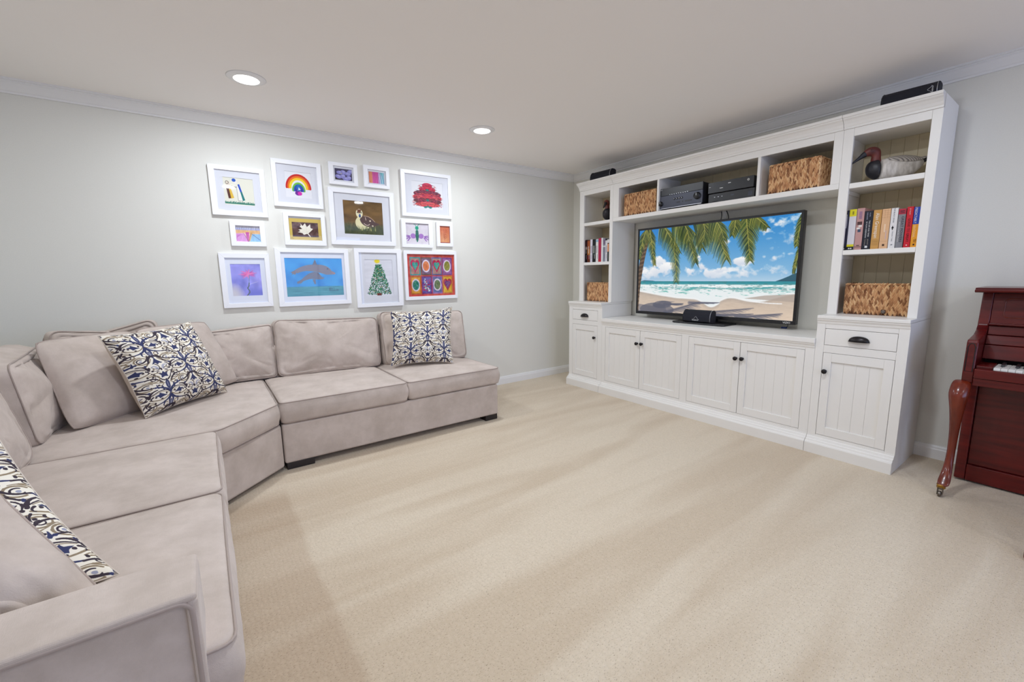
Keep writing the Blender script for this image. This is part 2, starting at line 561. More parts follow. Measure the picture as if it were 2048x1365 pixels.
# recessed lamps
LL = ['recessed ceiling light over the corner of the sofa', 'recessed ceiling light nearest the white shelving', 'recessed ceiling light mirrored in the stick figure picture',
      'recessed ceiling light mirrored in the duckling picture', 'unseen ceiling light added behind the camera on the sofa side', 'unseen ceiling light added behind the camera on the piano side']
for (lx, ly), lb in zip(LAMPS, LL):
    t = thing('recessed_light', lb, 'ceiling light', (lx, ly, CEIL), 'recessed ceiling lights')
    part('trim_ring', M().lathe([(.066, -.010), (.070, -.010), (.082, -.006), (.098, -.003), (.102, -.0005), (.066, -.0005), (.066, -.010)], (lx, ly, CEIL), (0, 0, 1), 40, False), M_TRIM, t)
    part('lens', M().lathe([(0, -.005), (.064, -.005), (.066, -.001), (0, -.001)], (lx, ly, CEIL), (0, 0, 1), 40), M_LENS, t)

# ------------------------------------------------------------------ white media wall
XB = -.020      # cabinet backs
XF, XS, XT, XC, XP = -.475, -.492, -.359, -.412, -.517
ZSL, ZSLB, ZM, ZMB = .920, .899, .766, .733
PLINTH = [(-.455, 0), (XP, 0), (XP, .066), (XP + .003, .073), (XP + .013, .078), (XP + .015, .086), (XF - .014, .091), (XF - .011, .101), (XF - .004, .107), (XF - .004, .112), (-.455, .112)]
CR = [(XT + .004, 2.071), (XT - .009, 2.071), (XT - .009, 2.082), (XT - .013, 2.086), (XT - .018, 2.100), (XT - .030, 2.116), (XT - .042, 2.124), (XT - .044, 2.131), (XC, 2.132), (XC, 2.148), (XT + .004, 2.148)]


def knob(t, y, z):
    m = M().lathe([(0, 0), (.0095, 0), (.0095, .003), (.0055, .005), (.0055, .012), (.012, .016), (.0155, .021), (.0150, .026), (.010, .030), (0, .031)], (XF, y, z), (-1, 0, 0), 18)
    part('knob', m, M_KNOB, t)


def cup_pull(t, y, z):
    m = M(); a, b, c = .052, .028, .034
    nu, nv = 20, 8
    rings = []
    for j in range(nv + 1):
        ph = PI / 2 * j / nv
        rings.append([V((XF - .001 - b * math.cos(ph) * math.sin(PI * i / nu) ** .7, y + a * math.cos(PI * i / nu), z - .014 + c * math.sin(ph) * math.sin(PI * i / nu) ** .8)) for i in range(nu + 1)])
    vs = [p for r in rings for p in r]; n = nu + 1
    m.add(vs, [(j * n + i, j * n + i + 1, (j + 1) * n + i + 1, (j + 1) * n + i) for j in range(nv) for i in range(nu)], True)
    m.tube([(XF - .003 - b * math.sin(PI * i / nu) ** .7, y + a * math.cos(PI * i / nu), z - .014) for i in range(nu + 1)], .0016, 6)
    m.box(XF - .003, XF, y - a - .002, y + a + .002, z - .016, z - .012)
    o = part('cup_pull', m, M_KNOB, t)
    s = o.modifiers.new('shell', 'SOLIDIFY'); s.thickness = .0018
    return o


def door(parent, yl, yr, z0, z1, knob_y, knob_z):
    g = .0022; st, rl = .047, .056
    a, b = yl - g, yr + g; c, d = z0 + g, z1 - g
    m = M()
    m.box(XF, XF + .020, a - st, a, c, d).box(XF, XF + .020, b, b + st, c, d)
    m.box(XF, XF + .020, b + st, a - st, c, c + rl).box(XF, XF + .020, b + st, a - st, d - rl, d)
    dr = part('door', m, M_CAB, parent, .0015)
    n = max(3, round((a - b - 2 * st) / .066)); w = (a - b - 2 * st) / n
    for k in range(n):
        y1 = a - st - k * w
        part('board', M().box(XF + .009, XF + .019, y1 - w + .0002, y1 - .0002, c + rl - .004, d - rl + .004), M_CAB, dr, .0014)
    knob(dr, knob_y, knob_z)


def base_unit(t, y0, y1, stiles, rails, zs, zb):
    """y0 > y1; stiles: list of (ya, yb); rails: (ya, yb, za, zb)"""
    part('carcass', M().box(XF + .021, XB, y0 - .001, y1 + .001, .0, zb - .001), M_CAB, t)
    for a, b in stiles: part('stile', M().box(XF, XF + .0208, b, a, .09, zb), M_CAB, t, .0008)
    for a, b, c, d in rails:
        part('rail', M().box(XF + .0004, XF + .0208, b + .0006, a - .0006, c, d), M_CAB, t, .0008)
    part('plinth', M().prism(PLINTH, 'y', y1 + .0008, y0 - .0008), M_CAB, t)
    part('countertop', M().box(XS, XB, y1 + .0006, y0 - .0006, zb, zs), M_CAB, t, .003)
    m = M().prism([(XF + .01, zb - .034), (XF - .001, zb - .034), (XF - .004, zb - .027), (XF - .005, zb - .020), (XF - .010, zb - .010), (XF - .012, zb - .008), (XF - .012, zb), (XF + .01, zb)], 'y', y1 + .0006, y0 - .0006)
    part('edge_moulding', m, M_CAB, t)


YL0, YL1, YR0, YR1 = -.437, -.914, -2.778, -3.234
t = thing('base_cabinet', 'white base cabinet with one drawer and door, in the far corner of the room', 'cabinet', (-.25, (YL0 + YL1) / 2, 0), 'white base cabinets')
base_unit(t, YL0, YL1, [(YL0, -.490), (-.855, YL1)], [(-.490, -.855, .8365, ZSLB), (-.490, -.855, .6797, .7277), (-.490, -.855, .09, .1236)], ZSL, ZSLB)
d_ = part('drawer', M().box(XF, XF + .02, -.853, -.492, .730, .834), M_CAB, t, .0015)
cup_pull(d_, -.673, .780)
door(t, -.490, -.855, .1236, .6797, -.820, .557)

t = thing('base_cabinet', 'white base cabinet with one drawer and door, beside the piano', 'cabinet', (-.25, (YR0 + YR1) / 2, 0), 'white base cabinets')
base_unit(t, YR0, YR1, [(YR0, -2.824), (-3.185, YR1)], [(-2.824, -3.185, .8365, ZSLB), (-2.824, -3.185, .6797, .7277), (-2.824, -3.185, .09, .1236)], ZSL, ZSLB)
d_ = part('drawer', M().box(XF, XF + .02, -3.183, -2.826, .730, .834), M_CAB, t, .0015)
cup_pull(d_, -3.005, .782)
door(t, -2.824, -3.185, .1236, .6797, -2.846, .557)

t = thing('media_console', 'long low white console with four doors under the television', 'cabinet', (-.25, (YL1 + YR0) / 2, 0))
base_unit(t, YL1 - .001, YR0 + .001, [(YL1 - .001, -.961), (-1.8066, -1.8716), (-2.722, YR0 + .001)],
          [(-.961, -1.8066, .683, ZMB), (-1.8716, -2.722, .683, ZMB), (-.961, -1.8066, .09, .129), (-1.8716, -2.722, .09, .129)], ZM, ZMB)
door(t, -.961, -1.382, .129, .683, -1.355, .560)
door(t, -1.382, -1.8066, .129, .683, -1.408, .562)
door(t, -1.8716, -2.2955, .129, .683, -2.270, .557)
door(t, -2.2955, -2.722, .129, .683, -2.318, .560)


def backing(t, y0, y1, z0, z1, w=.07):
    n = max(3, round((y0 - y1) / w)); ww = (y0 - y1) / n
    for k in range(n):
        part('board', M().box(XB - .010, XB, y0 - (k + 1) * ww + .0002, y0 - k * ww - .0002, z0, z1), M_CABIN, t, .0018)


def tower(label, y0, y1, o0, o1):
    t = thing('shelf_tower', label, 'shelf', (-.19, (y0 + y1) / 2, ZSL), 'white shelf towers')
    part('side_panel', M().box(XT + .018, XB, y0 - .020, y0, ZSL, 2.147), M_CAB, t)
    part('side_panel', M().box(XT + .018, XB, y1, y1 + .020, ZSL, 2.147), M_CAB, t)
    part('stile', M().box(XT, XT + .018, o0, y0, ZSL + .0003, 2.0708), M_CAB, t, .001)
    part('stile', M().box(XT, XT + .018, y1, o1, ZSL + .0003, 2.0708), M_CAB, t, .001)
    part('rail', M().box(XT + .0004, XT + .018, o1 + .0005, o0 - .0005, 2.023, 2.0708), M_CAB, t, .001)
    part('crown_moulding', M().prism(CR, 'y', y1 + .0006, y0 - .0006), M_CAB, t)
    part('top_board', M().box(XT + .004, XB, y1 + .0204, y0 - .0204, 2.03, 2.1475), M_CAB, t)
    backing(t, y0 - .021, y1 + .021, ZSL, 2.03)
    for za, zb in ((1.711, 1.742), (1.302, 1.3316)):
        s = part('shelf', M().prism([(XT + .001, o1 + .0008), (XT + .001, o0 - .0008), (XT + .019, o0 - .0008), (XT + .019, y0 - .0206), (XB - .011, y0 - .0206), (XB - .011, y1 + .0206), (XT + .019, y1 + .0206), (XT + .019, o1 + .0008)], 'z', za, zb), M_CAB, t, .002)
        for yy in (y0 - .0325, y1 + .0205):
            part('cleat', M().box(-.27, -.08, yy, yy + .012, za - .024, za - .0003), M_CAB, s, .002)
    return t


tower('narrow white shelf tower in the far corner holding the half-hidden decoy', -.470, -.925, -.530, -.886)
tower('white shelf tower by the piano holding the whole duck decoy', -2.786, -3.2315, -2.838, -3.188)

t = thing('bridge_shelf', 'white bridge shelf spanning above the television between the towers', 'shelf', (-.19, -1.856, 1.7174))
y0, y1 = -.926, -2.785
part('stile', M().box(XT, XT + .018, -.996, y0, 1.7528, 2.0708), M_CAB, t, .001)
part('stile', M().box(XT, XT + .018, y1, -2.736, 1.7528, 2.0708), M_CAB, t, .001)
part('rail', M().box(XT + .0004, XT + .018, -2.7355, -.9965, 2.023, 2.0708), M_CAB, t, .001)
part('crown_moulding', M().prism(CR, 'y', y1 + .0006, y0 - .0006), M_CAB, t)
part('top_board', M().box(XT + .004, XB, y1, y0, 2.04, 2.1475), M_CAB, t)
part('shelf', M().box(XT, XB, y1 + .0005, y0 - .0005, 1.7174, 1.7526), M_CAB, t, .0015)
part('side_panel', M().box(XT + .018, XB - .011, -.996, y0, 1.753, 2.04), M_CAB, t)
part('side_panel', M().box(XT + .018, XB - .011, y1, -2.736, 1.753, 2.04), M_CAB, t)
part('divider', M().box(XT + .004, XB - .011, -1.444, -1.424, 1.753, 2.04), M_CAB, t, .001)
part('divider', M().box(XT + .004, XB - .011, -2.294, -2.274, 1.753, 2.04), M_CAB, t, .001)
backing(t, -.996, -2.736, 1.753, 2.04, .076)
# ------------------------------------------------------------------ television and the picture on its screen
def tv_picture():
    W, H = 720, 405
    c = Canvas(W, H, (60, 150, 215))
    X, Y = c.X, c.Y
    hor = .625
    g = np.clip(Y / hor, 0, 1)[..., None]
    left = np.clip(1 - X * 1.3, 0, 1)[..., None]
    top = np.array((38, 132, 205.)) * (1 - .35 * left) + np.array((8, 110, 190.)) * .35 * left
    c.a = (top * (1 - g) + np.array((150, 195, 228.)) * g).astype(np.float32)
    n = fbm(W, H, 9, 7, 3, 5); n2 = fbm(W, H, 5, 4, 11, 5); nf = fbm(W, H, 34, 24, 21, 4)
    def cloud(cx, cy, rx, ry, st=1.0):
        d = ((X - cx) / rx) ** 2 + ((Y - cy) / ry) ** 2
        k = np.clip((1.0 - d) * 1.1 + (n - .5) * 5.5 + (nf - .5) * 2.5, 0, 1) * st * (d < 2.2)
        sh = np.clip((Y - cy) / ry * .5 + .5, 0, 1)[..., None]
        col = np.array((252, 252, 252.)) * (1 - sh) + np.array((206, 216, 232.)) * sh
        c.a = c.a * (1 - k[..., None]) + col * k[..., None]
    for q in [(.92, .08, .11, .17), (.87, .02, .05, .10), (.64, .18, .035, .12), (.34, .17, .07, .06, .8), (.38, .25, .06, .04, .8), (.72, .42, .06, .04), (.87, .30, .04, .035), (.885, .39, .055, .04), (.97, .37, .02, .015, .7),
              (.11, .52, .10, .07), (.16, .40, .05, .07), (.2, .50, .07, .08), (.26, .50, .05, .07), (.06, .55, .06, .06), (.32, .53, .03, .05), (.41, .52, .07, .06), (.47, .45, .05, .05), (.45, .41, .02, .07), (.55, .53, .06, .06), (.60, .50, .04, .04), (.78, .53, .14, .06, .9), (.9, .5, .12, .05, .8), (.67, .56, .1, .04, .7)]:
        cloud(*q)
    hz = np.clip((Y - (hor - .10)) / .10, 0, 1) * (Y < hor) * .55
    c.blend(hz, (206, 222, 236))
    c.poly([(.90, hor), (.935, hor - .025), (.965, hor - .05), (.99, hor - .075), (1, hor - .078), (1, hor)], (46, 92, 112))
    c.poly([(.02, hor), (.05, hor - .012), (.12, hor - .006), (.14, hor)], (70, 110, 130))
    sea = (Y >= hor)
    gs = np.clip((Y - hor) / .12, 0, 1)[..., None]
    seac = np.array((44, 140, 156.)) * (1 - gs) + np.array((120, 190, 182.)) * gs
    k = sea[..., None].astype(np.float32)
    c.a = c.a * (1 - k) + seac * k
    w = fbm(W, H, 40, 90, 5, 4); w2 = fbm(W, H, 14, 60, 8, 4)
    foam = np.clip((w2 * .5 + w * .5 - .44 + (Y - hor - .05) * 1.6 * (Y > hor + .03)) * 9, 0, 1) * sea * (Y > hor + .035)
    c.blend(foam * .95, (244, 247, 248))
    c.blend((np.abs(Y - (hor + .055 - .012 * X)) < .013 + .012 * (n2 - .5)) * sea * .9, (250, 252, 252))
    c.blend(np.clip((w - .56) * 9, 0, 1) * sea * (Y < hor + .11) * .5, (70, 130, 130))
    shore = .765 + .05 * np.sin(X * 5.2 - .4) * (X < .6) + .10 * np.exp(-((X - .55) / .07) ** 2) + .015 * (n2 - .5) + .06 * np.exp(-((X - .80) / .13) ** 2) - .03 * np.clip((X - .85) * 7, 0, 1)
    sand = np.clip((Y - shore) * 60, 0, 1)
    gd = np.clip((Y - .74) / .26, 0, 1)[..., None]
    sc = np.array((196, 180, 166.)) * (1 - gd) + np.array((226, 205, 184.)) * gd
    wet = np.clip(1 - (Y - shore) / .055, 0, 1)[..., None] * .6
    sc = sc * (1 - wet) + np.array((172, 160, 152.)) * wet + (w[..., None] - .5) * 14
    c.a = c.a * (1 - sand[..., None]) + sc * sand[..., None]
    edge = np.exp(-((Y - shore) / .008) ** 2) * .8
    c.blend(edge, (250, 250, 250))
    c.poly([(.74, .80), (.85, .765), (1, .745), (1, .82), (.93, .815)], (180, 166, 156), .8)
    c.line(qb((.70, .80), (.8, .845), (.94, .84)), .006, (248, 248, 248), .85)
    rs = random.Random(4)
    # palm shadows on the sand
    SH = (92, 94, 110)
    def shadow(a, b, wid, up):
        L = math.hypot(b[0] - a[0], b[1] - a[1])
        for i in range(60):
            t = i / 60
            px = a[0] + (b[0] - a[0]) * t; py = a[1] + (b[1] - a[1]) * t
            l = wid * (math.sin(PI * min(1, t * .9 + .12))) * rs.uniform(.6, 1.15)
            c.line([(px, py), (px + l * .9 * rs.uniform(.7, 1.2), py + up * l * rs.uniform(.2, .6))], .008, SH, .30, .001)
        c.line([a, b], .022, SH, .55, .002)
    c.blend((np.clip(1.1 - ((X - .16) / .15) ** 2 - ((Y - .98) / .10) ** 2 + (n - .5), 0, 1) > .35) * .70, SH)
    c.ell(.20, .905, .075, .045, SH, .75, -.2)
    c.poly([(.12, .93), (.2, .86), (.3, .865), (.22, .9), (.24, 1), (0, 1), (0, .91)], SH, .55)
    shadow((.22, 1.0), (.47, .855), .13, 1); shadow((.40, .87), (.60, .855), .05, .5)
    shadow((.22, .90), (.36, .885), .06, .6)
    shadow((.40, 1.0), (.80, .895), .12, 1); shadow((.52, 1.0), (.80, .955), .08, 1); shadow((.70, 1.0), (.95, .935), .09, 1)
    # palm trunk and fronds
    tr = qb((-.01, 1.02), (-.005, .45), (.085, -.03), 40)
    c.line(tr, .030, (94, 74, 58), 1, .042)
    for i, p in enumerate(tr):
        c.line([(p[0] - .016, p[1] + .012), (p[0] + .016, p[1] - .004)], .005, (48, 36, 30) if i % 2 else (140, 116, 92), .7)
    GR = [(48, 70, 28), (76, 96, 34), (122, 126, 50), (30, 46, 20), (150, 146, 66), (38, 56, 26)]
    def frond(p0, p1, p2, ln, seed, droop=.5, n=64, side=(1, 1)):
        r = random.Random(seed); q = qb(p0, p1, p2, n)
        for i in range(2, n):
            t = i / n
            tx = q[min(i + 1, n)][0] - q[i - 1][0]; ty = q[min(i + 1, n)][1] - q[i - 1][1]
            l_ = math.hypot(tx, ty) + 1e-9; tx /= l_; ty /= l_
            for s, on in ((1, side[0]), (-1, side[1])):
                if not on: continue
                L_ = ln * (1.05 - .75 * t) * r.uniform(.75, 1.1) * on
                dx = (tx * .75 - ty * s * .75) * L_; dy = (ty * .75 + tx * s * .75 + droop) * L_ * 1.5
                x, y = q[i]
                c.line([(x, y), (x + dx * .55, y + dy * .45), (x + dx, y + dy)], .0042, r.choice(GR), .95, .0008)
        c.line(q, .007, (150, 148, 70), 1, .002)
    frond((.08, -.02), (.10, .15), (.13, .43), .06, 1)
    frond((.06, -.02), (.02, .1), (.0, .35), .06, 2)
    frond((.15, -.05), (.30, .12), (.30, .64), .09, 3, .55, 76)
    frond((.19, -.03), (.24, .10), (.32, .30), .06, 31, .6)
    frond((.24, -.06), (.38, .04), (.43, .42), .10, 4, .9, 70)
    frond((.28, -.08), (.40, .0), (.47, .26), .11, 44, 1.1, 60)
    frond((.32, -.06), (.37, .03), (.38, .18), .075, 41, .8)
    frond((.38, -.08), (.56, -.02), (.625, .40), .13, 5, .9, 80)
    frond((.44, -.06), (.50, .02), (.47, .2), .10, 51, .9)
    frond((.50, -.08), (.58, .0), (.60, .18), .10, 52, .8)
    frond((.72, -.06), (.735, .12), (.76, .42), .095, 6, .5, 70)
    frond((.66, -.05), (.67, .05), (.65, .15), .06, 7)
    frond((.75, -.05), (.80, .03), (.84, .10), .06, 71)
    frond((1.03, -.05), (.985, .15), (.99, .3), .045, 8); frond((1.03, .2), (.99, .4), (.985, .55), .03, 9)
    return c.image('beach_on_screen')


TX = -.160
ty0, ty1, tz0, tz1 = -1.080, -2.529, .807, 1.639
t = thing('television', 'large black flat television showing a palm beach', 'television', (-.13, -1.80, ZM))
m = M().box(TX + .006, TX + .050, ty1, ty0, tz0, tz1)
part('housing', m, M_BLACK, t, .004)
bz = .0185
m = M()
m.box(TX, TX + .006, ty1, ty0, tz1 - bz, tz1).box(TX, TX + .006, ty1, ty0, tz0, tz0 + .028)
m.box(TX, TX + .006, ty0 - bz, ty0, tz0 + .028, tz1 - bz).box(TX, TX + .006, ty1, ty1 + bz, tz0 + .028, tz1 - bz)
bez = part('bezel', m, M_BLACK, t, .0015)
M_SCREEN = img_mat('screen_picture', tv_picture(), .12, .4, emit=.92)
part('screen', M().quad((TX + .004, ty0 - bz, tz0 + .028), (TX + .004, ty1 + bz, tz0 + .028), (TX + .004, ty1 + bz, tz1 - bz), (TX + .004, ty0 - bz, tz1 - bz)), M_SCREEN, t)
text('VIZIO', .020, (TX - .0005, ty1 + .058, tz0 + .013), (0, -1, 0), (0, 0, 1), M_WHITEP, bez, fit=.052)
m = M().prism([(-.318, -1.62), (-.318, -2.05), (-.30, -2.075), (-.10, -2.07), (-.085, -2.04), (-.085, -1.63), (-.10, -1.60), (-.30, -1.595)], 'z', ZM, ZM + .014)
part('stand_base', m, M_BLACK, t, .004)
part('stand_neck', M().box(TX + .012, TX + .045, -1.92, -1.74, ZM + .012, tz0 + .02), M_BLACK, t, .006)


def arc_logo(parent, c, ex, ey, s):
    """a bell curve over the maker's word"""
    ex, ey = V(ex), V(ey); c = V(c); n = ex.cross(ey)
    pts = [c + ex * (s * (-.52 + 1.04 * i / 16)) + ey * (s * (.10 + .42 * math.exp(-((i / 16 - .55) / .22) ** 2))) + n * .0008 for i in range(17)]
    part('logo', M().tube(pts, s * .022, 5), M_SILVER, parent)
    text('ENERGY', s * .22, c + n * .0003, ex, ey, M_WHITEP, parent, fit=s * .95)


def satellite(name, label, c, ex, ey, w, h, d, logo_c, logo_ex, logo_ey, ls, group):
    """rounded loudspeaker: width w along ex, height h along ey, front face curved"""
    ex, ey = V(ex).normalized(), V(ey).normalized(); n = ex.cross(ey); c = V(c)
    t = thing(name, label, 'speaker', c, group)
    # profile in (n, ey): bulging front, flat bottom
    pr = [(-.5, 0), (.36, 0), (.5, .10), (.5, .42), (.42, .72), (.25, .93), (.05, 1.0), (-.3, 1.0), (-.5, .9)]
    rings = []
    for s_, k in ((-.5, .93), (-.485, 1), (.485, 1), (.5, .93)):
        rings.append([c + ex * (s_ * w) + n * (p * d * k) + ey * (q * h * (k if q > .5 else 1)) for p, q in pr])
    part('cabinet', M().loft(rings, smooth=False), M_GRILLE, t, .003)
    for s_ in (-1, 1):
        ring = [c + ex * (s_ * w * .47) + n * (p * d * 1.012) + ey * (q * h * 1.012) for p, q in pr]
        part('edge_strip', M().tube(ring, .0016, 5, True), M_SILVER if s_ > 0 else M_BLACK, t)
    cc = c + ex * logo_c[0] + ey * logo_c[1] + n * (d * .5 + .0006)
    if ls: arc_logo(t, cc, logo_ex, logo_ey, ls)
    return t


RT, UP = (0, -1, 0), (0, 0, 1)
satellite('centre_speaker', 'small black loudspeaker with bell curve logo in front of the television', (-.245, -1.815, ZM + .0145), RT, UP, .262, .104, .085, (-.006, .019), RT, UP, .062, 'small black loudspeakers')
satellite('loudspeaker', 'black loudspeaker lying on top of the far corner tower', (-.315, -.745, 2.1485), (.05, -1, 0), UP, .262, .088, .095, (.0, .016), RT, UP, 0, 'small black loudspeakers')
satellite('loudspeaker', 'black loudspeaker lying on top of the tower by the piano', (-.325, -3.078, 2.1485), (.04, -1, 0), UP, .246, .074, .095, (.098, .028), UP, (0, 1, 0), .040, 'small black loudspeakers')

# ------------------------------------------------------------------ audio boxes on the bridge shelf
t = thing('av_receiver', 'black audio receiver with two round knobs on the bridge shelf', 'receiver', (-.19, -1.63, 1.7528))
rx, ry0, ry1, rz0, rz1 = -.335, -1.412, -1.846, 1.7705, 1.938
part('chassis', M().box(rx + .012, -.05, ry1 + .004, ry0 - .004, rz0 + .004, rz1 - .002), M_BLACKM, t, .003)
part('display_panel', M().box(rx + .001, rx + .014, ry1, ry0, rz1 - .062, rz1), M_BLACK, t, .0015)
fp = part('front_panel', M().box(rx, rx + .014, ry1, ry0, rz0, rz1 - .063), M_GREYM, t, .002)
for ky, kz, kr in ((-1.800, 1.832, .027), (-1.455, 1.812, .019)):
    k_ = part('knob', M().lathe([(0, 0), (kr * 1.08, 0), (kr * 1.08, .002), (kr, .003), (kr * .94, .017), (kr * .86, .019), (0, .019)], (rx, ky, kz), (-1, 0, 0), 28), M_BLACK, fp)
    part('pointer', M().box(rx - .0196, rx - .0188, ky - .0012, ky + .0012, kz + kr * .1, kz + kr * .8), M_WHITEP, t)
for i in range(4):
    part('button', M().lathe([(0, 0), (.0085, 0), (.0085, .003), (.006, .0042), (0, .0042)], (rx, -1.588 - i * .024, 1.838), (-1, 0, 0), 16), M_BLACK, fp)
    part('button_mark', M().box(rx - .0049, rx - .0042, -1.588 - i * .024 - .003, -1.588 - i * .024 + .003, 1.836, 1.840), M_WHITEP, t)
for ya, yb in ((-1.610, -1.642), (-1.662, -1.670), (-1.690, -1.752)):
    part('socket_cover', M().box(rx - .002, rx, yb, ya, 1.801, 1.811), M_BLACK, fp, .001)
for i in range(9):
    part('tuning_key', M().box(rx - .0006, rx + .001, -1.545 - i * .021, -1.539 - i * .021, rz1 - .0605, rz1 - .0565), M_SILVER, t)
text('YAMAHA', .010, (rx - .0002, -1.445, rz1 - .010), RT, UP, M_WHITEP, fp, fit=.04)
for fy in (-1.455, -1.800):
    part('foot', M().lathe([(0, 0), (.026, 0), (.026, .012), (.022, .0178), (0, .0178)], (rx + .05, fy, 1.7528), (0, 0, 1), 18), M_SILVER if fy < -1.6 else M_GREYM, t)
    part('foot', M().lathe([(0, 0), (.026, 0), (.026, .012), (.022, .0178), (0, .0178)], (-.10, fy, 1.7528), (0, 0, 1), 18), M_GREYM, t)
part('bottom_trim', M().box(rx + .002, rx + .012, ry1 + .01, ry0 - .01, rz0 - .004, rz0), M_SILVER, t)

cx0 = -.300
t = thing('cable_box', 'low black set-top box underneath the game console', 'media box', (-.18, -2.06, 1.7528), 'stacked media boxes')
part('housing', M().box(cx0 + .003, -.07, -2.238, -1.878, 1.757, 1.828), M_BLACKM, t, .003)
fr_ = part('front_panel', M().box(cx0, cx0 + .004, -2.238, -1.878, 1.757, 1.828), M_BLACK, t, .001)
for yy in (-1.93, -1.96, -1.99): part('button', M().box(cx0 - .0012, cx0, yy - .004, yy + .004, 1.800, 1.804), M_SILVER, fr_)
part('clock_display', M().box(cx0 - .0008, cx0, -2.085, -2.060, 1.795, 1.806), M_GREYM, fr_)
part('glare_patch', M().box(cx0 - .0008, cx0, -2.224, -2.192, 1.775, 1.806), M_GREYM, fr_)  # grey patch standing in for a highlight on the box front
part('card_slot', M().box(cx0 - .001, cx0, -1.955, -1.915, 1.766, 1.772), M_BLACKM, fr_)
for yy in (-1.9, -2.21):
    for xx in (-.28, -.09): part('foot', M().box(xx, xx + .015, yy - .01, yy + .01, 1.7528, 1.757), M_BLACKM, t)

t = thing('game_console', 'black game console with round white emblem on the set-top box', 'game console', (-.18, -2.05, 1.8285), 'stacked media boxes')
part('housing', M().box(cx0 + .004, -.05, -2.228, -1.872, 1.836, 1.918), M_BLACKM, t, .002)
fr_ = part('front_panel', M().box(cx0, cx0 + .005, -2.228, -1.872, 1.836, 1.918), M_BLACK, t, .001)
part('disc_slot', M().box(cx0 - .0008, cx0, -2.05, -1.90, 1.8865, 1.8885), M_GREYM, fr_)
part('eject_mark', M().box(cx0 - .001, cx0, -2.055, -2.034, 1.8925, 1.897), M_WHITEP, fr_)
part('front_mark', M().box(cx0 - .001, cx0, -1.994, -1.968, 1.864, 1.868), M_WHITEP, fr_)
part('front_mark', M().box(cx0 - .001, cx0, -1.893, -1.878, 1.882, 1.885), M_WHITEP, fr_)
em = part('emblem', M().lathe([(0, 0), (.0085, 0), (.0085, .0012), (0, .0018)], (cx0, -2.188, 1.893), (-1, 0, 0), 20), M_WHITEP, fr_)
m = M()
for s_ in (-1, 1):
    pts = [V((cx0 - .002, -2.188 + s_ * .0058 * (u - .0), 1.893 + .0058 * u * 1.0)) for u in (-1, -.4, 0, .4, 1)]
    m.tube(pts, .0011, 5)
part('emblem_cross', m, M_BLACK, t)
part('foot', M().box(cx0 + .02, -.07, -2.21, -1.89, 1.8285, 1.836), M_BLACKM, t)

# cables dropping from the bridge shelf to the television, and one to the right
for i, (yy, mt_, lb) in enumerate(((-1.862, M_BLACK, 'black cable hanging left of the white ones above the television'), (-1.882, M_WHITEP, 'first white cable hanging behind the television top'),
                                   (-1.897, M_WHITEP, 'second white cable hanging behind the television top'), (-1.922, M_BLACK, 'curved black cable hanging right of the white ones above the television'))):
    c_ = [(-.06, yy - (.004 * math.sin(k * .8) if i < 3 else -.016 + .02 * math.sin(min(k, 4) * .4)), 1.7172 - k * .016) for k in range(9)]
    tag(part('hanging_cable', M().tube(c_, .0035 if i in (0, 3) else .0025, 6), mt_), lb, 'cable', 'cables above the television')
tag(part('power_cable', M().tube([(-.10, -2.235, 1.92), (-.08, -2.25, 1.945), (-.06, -2.262, 1.96), (-.04, -2.270, 1.966)], .003, 6), M_BLACK), 'black cable rising behind the game console', 'cable')
t = thing('usb_dongle', 'small blue plug on a wire below the television corner', 'plug', (-.075, -2.42, ZM))
part('plug', M().box(-.085, -.068, -2.445, -2.405, ZM, ZM + .012), mat('blue_plastic', rgb(30, 60, 130), .4), t, .003)
part('wire', M().tube([(-.076, -2.440, ZM + .010), (-.08, -2.452, ZM + .022), (-.10, -2.455, ZM + .05), (-.13, -2.452, ZM + .08)], .002, 5), M_BLACK, t)
